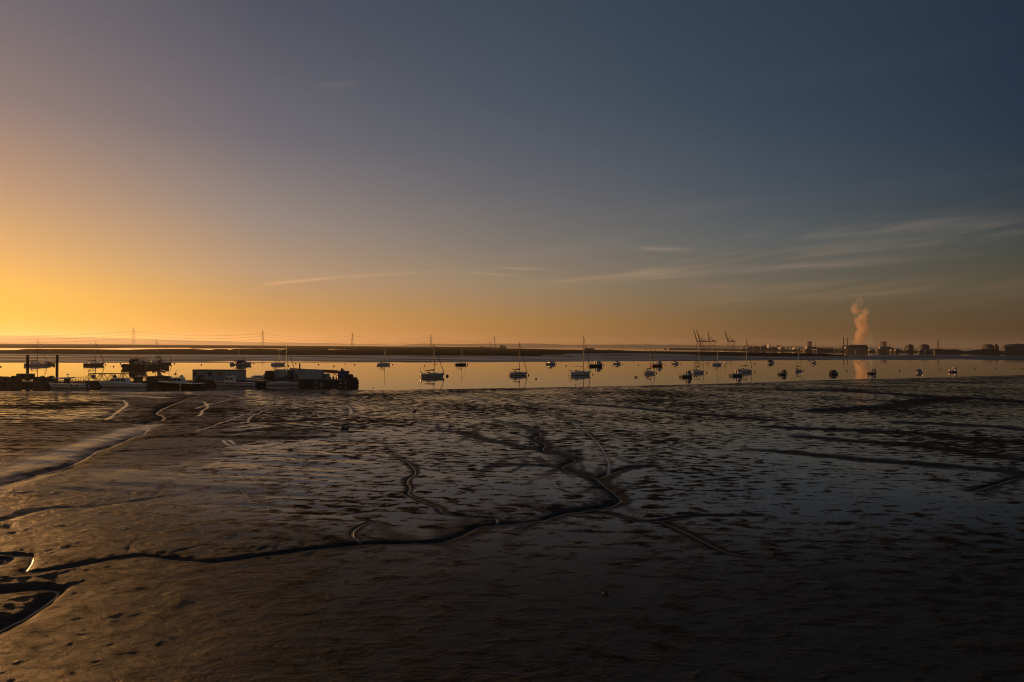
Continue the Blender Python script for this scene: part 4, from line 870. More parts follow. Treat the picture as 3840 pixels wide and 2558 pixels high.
# small mast with lamp at the container's left end
c = pt(1031.5, 1392, YC+.6); o = thing('lamp_mast', 'short mast with lamp at the left end of the long container', 'lamp', (c.x, c.y, 1.4)); zt_ = pt(1031, 1370, YC).z-1.4
MB().tube((-.12, -.8, 0), (-.12, -.8, zt_), .05).tube((-.35, -.8, zt_-.9), (.25, -.8, zt_-.9), .04).build('pole', STEEL, o); MB().lathe([(.06,0),(.14,.05),(.14,.22),(.05,.28)], (-.12, -.8, zt_), 8).build('lamp_head', STEEL, o)
# orange crane: jib laid down to the left over the container
YC = Yp(1270)+4; j0 = pt(1266, 1395, YC); j1 = pt(1090, 1383, YC); base = pt(1270, 1416, YC)
o = thing('deck_crane', 'orange deck crane with its long jib laid out over the container', 'crane', (base.x, YC, 1.4)); J0, J1 = j0-Vector((base.x, YC, 1.4)), j1-Vector((base.x, YC, 1.4))
dv = J1-J0; sec = []
for f, h in ((0,.5),(.25,.46),(.26,.40),(.55,.33),(.56,.28),(.86,.24),(1,.2)):
    c = J0+dv*f; sec.append([(c.x, -.22, c.z-h), (c.x, .22, c.z-h), (c.x, .22, c.z+h), (c.x, -.22, c.z+h)])
MB().loft(sec, smooth=False).build('jib', CRANEO, o)
MB().lathe([(.05,-.35),(.22,-.25),(.28,.0),(.22,.25),(.05,.35)], tuple(J1), 12, 'x').build('jib_head', DARKS, o)
MB().tube((0, 0, 0), (0, 0, J0.z+.35), .38, .30, 14).build('slewing_column', CRANEO, o)
MB().tube((.0, 0, .9), (J0.x-1.8, 0, J0.z-.15), .10, .08, 8).build('luffing_ram', DARKS, o)
mb = MB(); [mb.tube((J0.x+dv.x*f, 0, J0.z+dv.z*f+.3), (J0.x+dv.x*f, 0, J0.z+dv.z*f+.85), .02, n=4) for f in (.12, .45, .62, .78)]; mb.build('rail_post', STEEL, o)
# blue container with gear
YC = Yp(1288)+3; a = pt(1273, 1424, YC); b_ = pt(1303, 1393, YC); xc = (a.x+b_.x)/2; w_ = (b_.x-a.x)/2; z1 = b_.z-1.4
o = thing('blue_container', 'dark blue container at the right end of the pontoon', 'container', (xc, YC, 1.4)); mb = MB(); mb.box(-w_, w_, 0, 2.4, .05, z1); [mb.box(-w_+.2+.3*k, -w_+.32+.3*k, -.04, 0, .2, z1-.15) for k in range(int(2*w_/.3)-1)]; mb.build('body', BLUEK, o)
MB().box(-w_-.05, w_+.05, -.07, 2.45, z1, z1+.08).build('roof', BLUEK, o)
mb = MB(); mb.blob((-w_+.55, .8, z1+.45), (.5,.45,.45)).box(-w_*.1, w_*.2, .5, 1, z1+.08, z1+.25); mb.build('roof_gear', DARKS, o)
c = pt(1293, 1393, YC-.4); zt_ = pt(1293, 1368, YC).z; o = thing('lamp_post', 'thin pole with a gull perched on top at the right end', 'lamp post', (c.x, c.y, 1.4)); MB().tube((0,0,0),(0,0,zt_-1.4),.05,.035).build('pole', STEEL, o); MB().box(-.1,.1,-.1,.1,zt_-1.4,zt_-1.34).build('lamp_head', DARKS, o)
g_ = thing('gull', 'gull perched on the thin pole above the blue container', 'bird', (c.x, c.y, zt_+.0)); 
MB().loft([[(x, -w1, z-h), (x, w1, z-h), (x, w1, z+h), (x, -w1, z+h)] for x, z, w1, h in ((-.32,.10,.02,.02),(-.15,.16,.08,.07),(.05,.24,.11,.10),(.15,.34,.07,.07),(.20,.42,.06,.06),(.30,.41,.01,.01))]).tube((0,.03,0),(0,.03,.16),.012,n=4).tube((0,-.03,0),(0,-.03,.16),.012,n=4).build('body', GREYP, g_)
# generator and small gear between container and crane
YC = Yp(1220)+3.5; a = pt(1207, 1418, YC); b_ = pt(1232, 1402.5, YC); xc = (a.x+b_.x)/2; w_ = (b_.x-a.x)/2; z1 = b_.z-1.4
o = thing('generator', 'pale generator housing right of the long container', 'generator', (xc, YC, 1.4)); MB().box(-w_, w_, 0, 1.6, 0, z1).build('housing', CABW, o); mb = MB(); [mb.box(-w_+.15, w_*.3, -.04, 0, z1*.3+.12*k, z1*.3+.05+.12*k) for k in range(7)]; mb.build('grille', DARKS, o); MB().box(-w_-.04, w_+.04, -.05, 1.65, z1, z1+.06).build('roof', CABW, o)
for x, h, w, lab in ((1239, .75, .28, 'small black pump beside the generator'), (1250, .95, .3, 'upright drum between generator and crane column'), (1261, .8, .18, 'thin stand next to the crane column')):
    c = pt(x, 1424, YC); o = thing('deck_gear', lab, 'deck gear', (c.x, YC, 1.4), 0, 'gear on the crane pontoon')
    MB().lathe([(w, 0), (w, h*.8), (w*.8, h)], n=12).build('body', DARKS, o); MB().tube((w*.5, 0, h), (w*.5, 0, h+.3), .04).tube((w*.5, 0, h+.3), (-w, 0, h+.22), .03).build('handle', STEEL, o)
# rounded black float bags and the heap of tyres at the right end
c = pt(1311, 1424, Yp(1311)+2); o = thing('covered_stack', 'tall black tarpaulined stack behind the heap of tyres', 'covered stack', (c.x, c.y, 1.4))
MB().loft([[(-.95, y, 0), (-1.0, y, 1.1), (-.9, y, 1.5), (.45, y, 1.62), (.75, y, 1.3), (.85, y, .5), (1.2, y, 0)] for y in (0, .6, 1.6)], smooth=False).build('tarpaulin', BLACKC, o); MB().box(-.9, .9, .1, 1.5, 0.0, .2).build('pallet', TEAK, o)
random.seed(5); k = 0
spots_t = [(1308,1432,0),(1314,1421,1),(1316,1433,0),(1322,1421,2),(1323,1430,1),(1329,1419,2),(1330,1427,1),(1331,1436,0),(1337,1421,2),(1338,1430,1),(1339,1438,0),(1324,1438,0),(1311,1440,0),(1297,1424,1),(1289,1423,1)]
for i, (x, y, r_) in enumerate(spots_t):
    Y = Yp(x)-.6+.35*(i % 3); c = pt(x, y, Y); c.z = max(c.z, .25)
    o = thing('heaped_tyre', 'black tyre in the heap at the right end of the pontoon, %s in the heap' % ordn(i+1), 'tyre', c, random.uniform(0, 3), 'tyres heaped at the pontoon end'); o.rotation_euler = (random.uniform(.3, 1.4), random.uniform(-.4, .4), random.uniform(0, 3))
    MB().lathe([(.26,-.14),(.46,-.16),(.58,-.08),(.60,0),(.58,.08),(.46,.16),(.26,.14)], n=14).build('tread', TYRE, o)
    MB().lathe([(.22,-.145),(.27,-.15),(.27,.15),(.22,.145)], n=14).build('rim', RUST, o)
# mooring rope running from the crane barge to the site cabin
a, b_ = pt(600, 1385, 300), pt(719, 1391, Yp(815)+3); o = thing('mooring_rope', 'thin slack mooring rope stretched to the site cabin roof', 'rope', a)
P = [Vector((0,0,0)).lerp(b_-a, f)-Vector((0, 0, .9*4*f*(1-f))) for f in [i/12 for i in range(13)]]; MB().path(P, .035, 5).build('rope', WIRE, o)

# boats alongside the pontoons, bows to the left
AL = 'boats alongside the pontoon'
def alongside(x0, x1, wl): p = at((x0+x1)/2, wl); return p, (x1-x0)*p.y/FPX
p, L = alongside(184, 326, 1456); o = thing('powerboat', 'white open powerboat with hardtop and roof radar below the second pile', 'motor boat', p, math.pi-R(2), AL); B = 3.0
add_hull(o, L, B, 1.35, 1.12, WHITE, ANTI, None, WHITE, 1.2, .9)
X_ = lambda px: -(pt(px, 1440, p.y).x-p.x)
MB().prism([(X_(206), 2.45), (X_(262), 2.52), (X_(274), 2.80), (X_(268), 2.92), (X_(203), 2.72)], -1.1, 1.1).build('hardtop', WHITE, o)
mb = MB(); [mb.tube((X_(x), y, 1.3), (X_(x-1.5), y*.9, 2.6), .06) for x in (216, 246, 258) for y in (-1, 1)]; mb.build('hardtop_strut', DARKS, o)
MB().box(X_(254), X_(248), -.9, .9, 1.3, 2.5).build('console', DARKS, o)
mb = MB(); mb.tube((X_(262), .3, 2.8), (X_(256), .3, 3.5), .05).lathe([(.10,0),(.32,.03),(.32,.18),(.1,.24)], (X_(257), .3, 3.5), 12).build('radar', WHITE, o)
mb = MB(); mb.tube((X_(246), -.6, 2.7), (X_(246), -.6, 3.9), .02, n=4).tube((X_(267), .9, 2.8), (X_(268), .9, 3.4), .02, n=4); mb.build('antenna', STEEL, o)
mb = MB(); [mb.lathe([(.1,-.35),(.16,-.25),(.16,.25),(.1,.35)], (X_(x), 1.52, .8), 8) for x in (283, 303)]; mb.build('fender', DARKS, o)
mb = MB(); mb.blob((X_(329), 0, 1.0), (.35,.3,.45)).box(X_(330), X_(328), -.1, .1, -.3, 1).build('outboard_engine', BLACK, o)
o = None
def cabin_launch(label, x0, x1, wl, fb, fs, hm, cabx, cabtop, roofx, stripe=None, whm=WHITE, cat='motor boat', name='cabin_launch', win=3, am=ANTI, cabbase=None, B=3.0, mastpx=None, roofm=None, rak=1.2):
    p, L = alongside(x0, x1, wl); o = thing(name, label, cat, p, math.pi, AL)
    add_hull(o, L, B, fb, fs, hm, am, stripe, whm, rak, .86)
    X_ = lambda px: -(pt(px, 1440, p.y).x-p.x); zt_ = pt(cabx[0], cabtop, p.y).z; zb_ = cabbase or fs+.05
    f0, f1 = cabx; r0, r1 = roofx            # base from f0 (fore) to f1 (aft); roof r0..r1
    w = B*.36; sec = []
    for f in (0, .5, .55, 1):
        xa_ = X_(f0)+(X_(r0)-X_(f0))*f; xb_ = X_(f1)+(X_(r1)-X_(f1))*f; z = zb_+(zt_-zb_)*f; ww = w*(1-.12*f)
        sec.append([(xb_, -ww, z), (xa_, -ww*.85, z), (xa_, ww*.85, z), (xb_, ww, z)])
    c = MB().loft(sec, smooth=False).build('wheelhouse', whm, o)
    xa_, xb_ = X_(r0)+.1, X_(r1)-.15; MB().box(min(xa_, xb_), max(xa_, xb_), -w, w, zt_, zt_+.09).build('roof', roofm or whm, c)
    for k in range(win):
        f = (k+.12)/win; g2_ = (k+.86)/win; zl, zh = zb_+(zt_-zb_)*.50, zb_+(zt_-zb_)*.84; y = w*.93
        fo = X_(f0)+(X_(r0)-X_(f0))*.66; af = X_(f1)+(X_(r1)-X_(f1))*.66; xa_, xb_ = fo+(af-fo)*f, fo+(af-fo)*g2_
        MB().box(min(xa_, xb_), max(xa_, xb_), y-.03, y+.05, zl, zh).build('window', GLASS, c); MB().box(min(xa_, xb_), max(xa_, xb_), -y-.05, -y+.03, zl, zh).build('window', GLASS, c)
    mb = MB(); rail(mb, L, B, fb, fs, .60, .98, .45, .86, 5, .02); mb.build('guardrail', STEEL, o)
    xr = (X_(r0)+X_(r1))/2; mb = MB(); mb.tube((xr, 0, zt_), (xr, 0, zt_+.9), .04).lathe([(.08,0),(.28,.03),(.28,.16),(.1,.2)], (xr-.5, 0, zt_+.2), 10).tube((xr-.5, 0, zt_), (xr-.5, 0, zt_+.2), .05).tube((xr+.6, .4, zt_), (xr+.7, .4, zt_+1.3), .02, n=4); mb.build('antenna_mast', WHITE, o)
    return o, X_, p
cabin_launch('white cabin launch with pale wheelhouse at the right end of the open gap', 373, 541, 1453, 1.55, 1.12, WHITE, (402, 486), 1418.5, (428, 476), stripe=None, win=3, cabbase=1.1, B=3.1)
o, X_, p = cabin_launch('black hulled fishing boat with white wheelhouse and white rubbing strake', 592, 766, 1452.5, 1.6, 1.12, BLACK, (640, 688), 1417, (647, 686), win=3, cat='fishing boat', name='fishing_boat', cabbase=1.1, B=3.6)
MB().box(X_(689)-.1, X_(686), 1.76, 1.85, .25, 1.15).build('fender_post', WHITE, o); MB().tube((X_(655), 0, 3.2), (X_(662), 0, 4.7), .07, .05).lathe([(.2,-.05),(.3,0),(.2,.05)], (X_(658), 0, 3.6), 12, 'y').build('davit', DARKS, o)
MB().lathe([(.1,0),(.42,.05),(.5,.35),(.35,.62),(.05,.72)], (X_(681), 0, pt(680, 1417, p.y).z+.09), 14).build('radar', WHITE, o)
cabin_launch('white launch with a broad red stripe and arched cabin windows', 806, 952, 1447.5, 1.38, 1.02, WHITE, (843, 881), 1413, (853, 879), stripe=REDH, win=2, cabbase=1.05, B=2.8)
# motor yacht half hidden behind the pontoon, bow left
p = at(974, 1437); p = Vector((pt(972, 1421, 209).x, 209, 0)); o = thing('motor_yacht', 'white motor yacht with radar arch behind the dark metal box', 'motor boat', p, math.pi, AL)
add_hull(o, 9.8, 3.2, 1.75, 1.35, WHITE, ANTI, NAVY, WHITE, 1.2, .88)
MB().loft([[(x, -w, 1.4), (x, -w*.9, 1.4+h), (x, w*.9, 1.4+h), (x, w, 1.4)] for x, w, h in ((-1.5,1.2,.05),(-1.4,1.2,.95),(1.6,1.1,.95),(2.8,.7,.1))], smooth=False).build('cabin', WHITE, o)
MB().box(-1.0, .9, -1.14, 1.14, 1.8, 2.15).build('window', GLASS, o)
MB().loft([[(-4.6,-1.3,1.4),(-4.6,-1.2,3.2),(-4.6,1.2,3.2),(-4.6,1.3,1.4)],[(-1.8,-1.3,1.4),(-2.4,-1.2,3.3),(-2.4,1.2,3.3),(-1.8,1.3,1.4)]], smooth=False).build('canopy', BLUEC, o)
MB().prism([(-1.2,1.9),(-2.5,3.6),(-3.0,3.6),(-1.8,1.9)], -1.35, -1.2).prism([(-1.2,1.9),(-2.5,3.6),(-3.0,3.6),(-1.8,1.9)], 1.2, 1.35).box(-3.0,-2.5,-1.35,1.35,3.6,3.75).build('radar_arch', WHITE, o)

# ------------------------------------------------------------------ workboat and crane barge beyond the footbridge
p = at(506, 1382); s = p.y/FPX; o = thing('workboat', 'black workboat with railed upper deck and white wheelhouse left of the crane barge', 'workboat', p, -R(3)); X_ = lambda px: (px-506)*s; Z_ = lambda py: (1382-py)*s
add_hull(o, 84*s, 4.4, Z_(1366), Z_(1366), BLACK, ANTI, None, DARKS, .5, .95)
MB().box(X_(512), X_(544), -1.7, 1.6, Z_(1366), Z_(1354)).build('wheelhouse', CABG, o); MB().box(X_(524), X_(541), -1.74, -1.70, Z_(1361), Z_(1357.5)).build('window', GLASS, o)
MB().box(X_(496), X_(511), -1.5, 1.5, Z_(1366), Z_(1347)).build('deckhouse', DARKS, o)
MB().box(X_(496), X_(549), -1.8, 1.8, Z_(1345.2), Z_(1344)).build('roof', DARKS, o)
mb = MB(); [mb.tube((X_(x), y, Z_(1354)), (X_(x), y, Z_(1345)), .07) for x in (513, 520, 527, 534, 541, 547) for y in (-1.6, 1.6)]; mb.build('roof_post', DARKS, o)
mb = MB(); mb.tube((X_(510), 0, Z_(1345)), (X_(510.5), 0, Z_(1330)), .10, .04); mb.build('mast', DARKS, o); mb = MB(); mb.blob((X_(488), 0, Z_(1358)), (.7,.6,1.2)).tube((X_(488), 0, Z_(1354)), (X_(487), 0, Z_(1346)), .12); mb.tube((X_(490), 0, Z_(1356)), (X_(496), 0, Z_(1365)), .2).build('deck_winch', DARKS, o)
mb = MB(); [mb.lathe([(.22,-.12),(.5,-.12),(.5,.12),(.22,.12)], (X_(x), -2.3, 1.1), 10, 'y') for x in (467, 480, 495, 512, 528)]; mb.build('tyre_fender', TYRE, o)
p = at(586, 1379.5); s = p.y/FPX; o = thing('crane_barge', 'flat black barge with a folded yellow crane arm', 'barge', p, 0); X_ = lambda px: (px-586)*s; Z_ = lambda py: (1379.5-py)*s
MB().loft([[(x, -2.6, -.3), (x, 2.6, -.3), (x, 2.6, h), (x, -2.6, h)] if k else [(x, -2.6, .3), (x, 2.6, .3), (x, 2.6, h), (x, -2.6, h)] for k, (x, h) in enumerate(((X_(546), Z_(1366.5)), (X_(550), Z_(1366.5)), (X_(600), Z_(1366)), (X_(624), Z_(1364))))], smooth=False).build('hull', DARKS, o)
mb = MB(); mb.box(X_(550), X_(556), -1, 1, Z_(1366), Z_(1363)).box(X_(574), X_(580), -1, 1, Z_(1366), Z_(1361)).blob((X_(612), 0, Z_(1363)), (.8,.8,.5)); mb.build('deck_gear', DARKS, o)
MB().box(X_(593), X_(603), -.9, .9, Z_(1365), Z_(1354)).box(X_(596), X_(602), -.6, .6, Z_(1354), Z_(1349)).build('crane_base', YEL, o)
A_, B_, C_, D_ = (X_(600), 0, Z_(1352)), (X_(603), 0, Z_(1347)), (X_(593.5), 0, Z_(1336)), (X_(584), 0, Z_(1349))
MB().tube(A_, B_, .35, .35, 8).tube(B_, C_, .34, .28, 8).build('lower_arm', YEL, o); MB().tube(C_, D_, .28, .2, 8).tube(D_, (X_(584), 0, Z_(1355)), .1).build('upper_arm', YEL, o)

# ------------------------------------------------------------------ stakes on the far mud
WOODD = mat('dark_wet_timber', (.03,.024,.018), .85, var=.3)
for i, (x, y0, y1) in enumerate(((2135,1320,1340),(2211,1319,1339),(2223,1318,1339),(2282,1318,1335),(2305,1318,1333),(2357,1320,1328),(2648,1316,1345),(2612,1320,1341))):
    p = at(x, y1, .3); zt_ = pt(x, y0, p.y).z; o = thing('channel_stake', 'thin dark stake standing in the far mud, %s from the left' % ordn(i+1), 'stake', p, 0, 'stakes in the far mud')
    MB().tube((0,0,-.8), (.12,0,zt_-.3), .20, .14, 7).build('post', WOODD, o); MB().tube((.1,0,zt_-1.1), (-.5,0,zt_-1.3), .06).build('crosspiece', WOODD, o)
for i, x in enumerate((2405,2424,2445,2465,2485,2505,2535,2574)):
    p = at(x, 1318.5, 1.3); o = tag(MB().tube((0,0,-.5),(0,0,1.6),.22,.16,6).build('fence_post', WOODD, None, p), 'tiny post on the marsh edge, %s from the left of the row' % ordn(i+1), 'post', 'row of posts on the marsh edge')

# ------------------------------------------------------------------ small things lying on the near mud
def on_mud(px, py): x, y = mud_at(px, py); return Vector((x, y, float(mudz(np.interp(math.atan2(x, y), az_w, D_w)-y))))
for i, (x, y, r_, lab) in enumerate(((1288,1612,.34,'dark weed-covered lump left of a smaller one on the mud below the pontoon end'),(1298,1611.5,.26,'smaller dark weed-covered lump beside a larger one below the pontoon end'),(1553,1543,.24,'dark lump on the mud below the yacht with the wind turbine'),(2270,2230,.10,'small stone in the dark mud of the lower centre'),(2905,2080,.14,'low weedy lump in the dark mud at lower right'))):
    p = on_mud(x, y); random.seed(120+i); o = thing('weedy_lump', lab, 'lump', p, 0, 'lumps lying on the mud'); MB().blob((0, 0, r_*.3), (r_*1.4, r_, r_*.8), 10, .25).build('body', BUOYK, o)
for i, (x, y, a_, lab) in enumerate(((2345,1453.5,.4,'white gull standing on the mud edge below the tallest masted yacht'),(1400,1461,2.,'gull standing at the water edge right of the pontoon'),(2159,1447,1.2,'dark bird wading below the tallest masted yacht'),(3015,1425,2.6,'dark bird at the water edge below the yacht seen from astern'))):
    p = on_mud(x, y) if i == 0 else at(x, y); o = thing('gull', lab, 'bird', p, a_, 'birds along the water edge')
    MB().loft([[(x_, -w1, z-h), (x_, w1, z-h), (x_, w1, z+h), (x_, -w1, z+h)] for x_, z, w1, h in ((-.32,.20,.02,.02),(-.15,.24,.08,.07),(.05,.30,.11,.10),(.15,.40,.07,.07),(.20,.48,.06,.06),(.30,.47,.01,.01))]).tube((0,.03,0),(0,.03,.24),.012,n=4).tube((0,-.03,0),(0,-.03,.24),.012,n=4).build('body', WHITE if i < 2 else BUOYK, o)

# ------------------------------------------------------------------ hills and the far shore
HILL = mat('distant_hill', (.055,.050,.040), 1., var=.2, scale=.004, spec=.05)
SHORE = mat('far_shore_scrub', (.030,.028,.018), 1., var=.35, scale=.02, spec=.05)
CONC = mat('pale_concrete', (.34,.31,.27), .85, var=.15, scale=.05)
SHED = mat('dark_shed_cladding', (.045,.043,.040), .7, var=.2, scale=.02)
SHEDP = mat('pale_shed_cladding', (.42,.36,.30), .7, var=.15, scale=.05)
CRANEG = mat('blue_grey_crane_paint', (.050,.055,.058), .6, var=.15, scale=.1)
def ridge(name, pts_, Y, thick, m, label, kind='structure', cat=None, rough=.0, seed=1):
    """hill ridge: crest given in photo pixels, built as ground that rises to the crest and falls away behind it"""
    rr = random.Random(seed); xs_ = np.arange(pts_[0][0], pts_[-1][0]+1, 12 if rough else 30); ys_ = np.interp(xs_, [p[0] for p in pts_], [p[1] for p in pts_])
    secs = []
    for x, y in zip(xs_, ys_):
        c = pt(float(x), float(y), Y); z = max(1.0, c.z*(1+rr.uniform(-rough, rough))); dx = c.x/Y
        secs.append([(dx*(Y-thick), Y-thick, .05), (dx*(Y-thick*.35), Y-thick*.35, z*.75), (dx*Y, Y, z), (dx*(Y+thick*.5), Y+thick*.5, z*.6), (dx*(Y+thick), Y+thick, .05)])
    o = MB().loft(secs, smooth=True).build(name, m); return tag(o, label, cat, kind=kind)
ridge('hills', [(-1600,1256),(-600,1250),(0,1258),(180,1261),(360,1266),(520,1271),(700,1276),(900,1282),(1150,1286),(1400,1290),(1480,1293),(1600,1297)], 20000, 1500, HILL, 'long faint hill ridge sloping down behind the pylons')
ridge('hills', [(1440,1296),(1540,1291),(1600,1288),(1700,1291),(1800,1289.5),(1990,1288),(2060,1290),(2120,1293),(2230,1292.5),(2330,1292),(2440,1291.5),(2480,1293),(2520,1292),(2560,1293),(2700,1295),(2900,1298),(3100,1300),(3400,1305),(3900,1311),(4600,1316)], 15000, 1000, HILL, 'low wooded ridge on the horizon behind the estuary and cranes', seed=2)
def shore(xs_px, wl, Y0, z, label, seed):
    rr = random.Random(seed); secs = []
    n = 60
    for i in range(n+1):
        x = xs_px[0]+(xs_px[1]-xs_px[0])*i/n; w = wl[0]+(wl[1]-wl[0])*i/n; p = at(x, w); zz = z*(1+rr.uniform(-.35, .35)); d = p.x/p.y
        secs.append([(p.x, p.y, -.3), (p.x+d*4, p.y+4, 1.6), (p.x+d*25, p.y+25, zz), (p.x+d*160, p.y+160, zz*.8), (p.x+d*500, p.y+500, .2)])
    return tag(MB().loft(secs).build('shore', SHORE), label, kind='structure')
shore((2490,3010), (1309.5,1317), 0, 5.0, 'far shore of scrub and quays below the container cranes', 3)
shore((3000,3460), (1317,1321.5), 0, 6.5, 'industrial far shore below the power station', 4)
shore((3440,5200), (1322,1340), 0, 8.0, 'far shore of trees below the round gas tanks', 5)
def grp(name, label, cat, px, Y, z=0., group=None): return thing(name, label, cat, (pt(px, 1300, Y).x, Y, z), 0, group)
# container cranes, seen from behind and beside; jib raised
def sts_crane(px, tipx, tipy, by, Y, label, boomr):
    base = pt(px, by, Y); o = thing('container_crane', label, 'container crane', (base.x, Y, 3.0), 0, 'tall container cranes'); S_ = Y/FPX
    zt = pt(px, 1282 if px < 2660 else 1281, Y).z-3; w = 9.; wx = 14.5
    for sx in (-1, 1):
        for sy in (-1, 1): MB().tube((sx*wx, sy*w, 0), (sx*wx, sy*w, zt), 1.0, .9, 6).build('leg', CRANEG, o)
    mb = MB()
    for sy in (-w, w): mb.tube((-wx, sy, zt*.33), (wx, sy, zt*.33), .9).tube((-wx, sy, zt), (wx, sy, zt), .9).tube((-wx, sy, zt), (wx, sy, zt*.33), .45)
    for sx in (-wx, wx): mb.tube((sx, -w, zt*.33), (sx, w, zt*.33), .9).tube((sx, -w, zt), (sx, w, zt), .9)
    mb.build('portal_frame', CRANEG, o)
    MB().tube((-wx, -2.5, zt+2), (boomr, -2.5, zt+2), 1.2).tube((-wx, 2.5, zt+2), (boomr, 2.5, zt+2), 1.2).build('girder', CRANEG, o)
    ap = (-wx*.55, 0, zt+24); mb = MB()
    for sy in (-3, 3): mb.tube((-wx, sy, zt), (ap[0], 0, ap[2]), .8).tube((2, sy, zt+2), (ap[0], 0, ap[2]), .5).tube((boomr*.7, sy, zt+3), (ap[0], 0, ap[2]), .5)
    mb.build('apex_frame', CRANEG, o)
    tip = pt(tipx, tipy, Y)-o.location; rt_ = Vector((-wx, 0, zt+2)); mb = MB()
    for sy in (-2.5, 2.5):
        mb.tube(rt_+Vector((-1.6,sy,0)), tip+Vector((-1,sy,0)), .9, .7).tube(rt_+Vector((1.6,sy,0)), tip+Vector((1,sy,0)), .9, .7)
        for k in range(9): f = k/9; a_ = rt_+(tip-rt_)*f; b_ = rt_+(tip-rt_)*(f+.11); mb.tube(a_+Vector((-1.5,sy,0)), b_+Vector((1.5,sy,0)), .4, n=4)
    mb.build('raised_boom', CRANEG, o)
    MB().box(2, 11, -4, 4, zt+3.4, zt+8).build('machinery_house', SHEDP, o)
    for sx in (-wx, wx): MB().box(sx-4.5, sx+4.5, -w-1.5, -w+1.5, -1.5, 2.5).build('bogie', SHEDP, o)
    return o
sts_crane(2624, 2601, 1234, 1308, 3450, 'leftmost container crane with its boom raised almost upright', 34)
sts_crane(2636, 2612, 1237, 1308, 3520, 'second container crane overlapping the leftmost one', 42)
sts_crane(2669, 2655, 1245, 1308, 3500, 'middle container crane standing just right of the overlapping pair', 30)
sts_crane(2741, 2718, 1243, 1310, 3300, 'rightmost container crane standing apart from the others', 24)
# quay on columns
o = grp('quay', 'long quay on white columns beneath the container cranes', 'quay', 2600, 3250); a, b_ = pt(2508, 1309, 3250).x-o.location.x, pt(2735, 1309, 3250).x-o.location.x
MB().box(a, b_, 0, 30, 3.2, 5.2).build('deck', CONC, o)
for k in range(26): x = a+(b_-a)*(.35+.65*k/25); MB().box(x-1.2, x+1.2, -1, 1.5, -1, 3.2).build('column', SHEDP, o)
MB().box(a, a+(b_-a)*.34, 4, 30, -.5, 3.2).build('wall', SHED, o)
# rail cranes
for i, (x0, x1, yt, lab) in enumerate(((2790,2844,1296,'widest low yard gantry crane left of the wooded mounds'),(2859,2877,1295,'narrow yard gantry crane behind the wooded mounds'),(2911,2928,1295.5,'small dark yard gantry crane left of the silos'))):
    Y = 3150; a, b_ = pt(x0, yt, Y), pt(x1, yt, Y); o = thing('yard_gantry_crane', lab, 'gantry crane', ((a.x+b_.x)/2, Y, 1.5), 0, 'yard gantry cranes'); w = (b_.x-a.x)/2; z = a.z-1.5
    MB().box(-w, w, -1, 1, z-3, z).build('beam', CRANEG, o)
    for sx in (-w, w): MB().tube((sx, -4, 0), (sx, -1, z-2), .9).tube((sx, 4, 0), (sx, 1, z-2), .9).build('leg', CRANEG, o)
# wooded mounds
for i, (x, w, yt, lab) in enumerate(((2833,29,1300.5,'broad dark wooded mound below the yard gantry cranes'),(2866,20,1299.5,'second dark wooded mound beside the pale tower'),(2897,26,1303,'low flat thicket left of the silos'))):
    Y = 2900; c = pt(x, 1314, Y); h = pt(x, yt, Y).z; s = Y/FPX; o = thing('wooded_mound', lab, 'thicket', (c.x, Y, 0), 0, 'wooded mounds on the far shore')
    random.seed(40+i); mb = MB()
    for k in range(26): f = random.uniform(-1, 1); r = h*.33*random.uniform(.6, 1.2); mb.blob((f*w*s*.92, random.uniform(-12, 25), max(1, (h-r)*(1-f*f)**.5)), (r*1.3, r, r), 7, .25)
    mb.build('crown', SHORE, o)
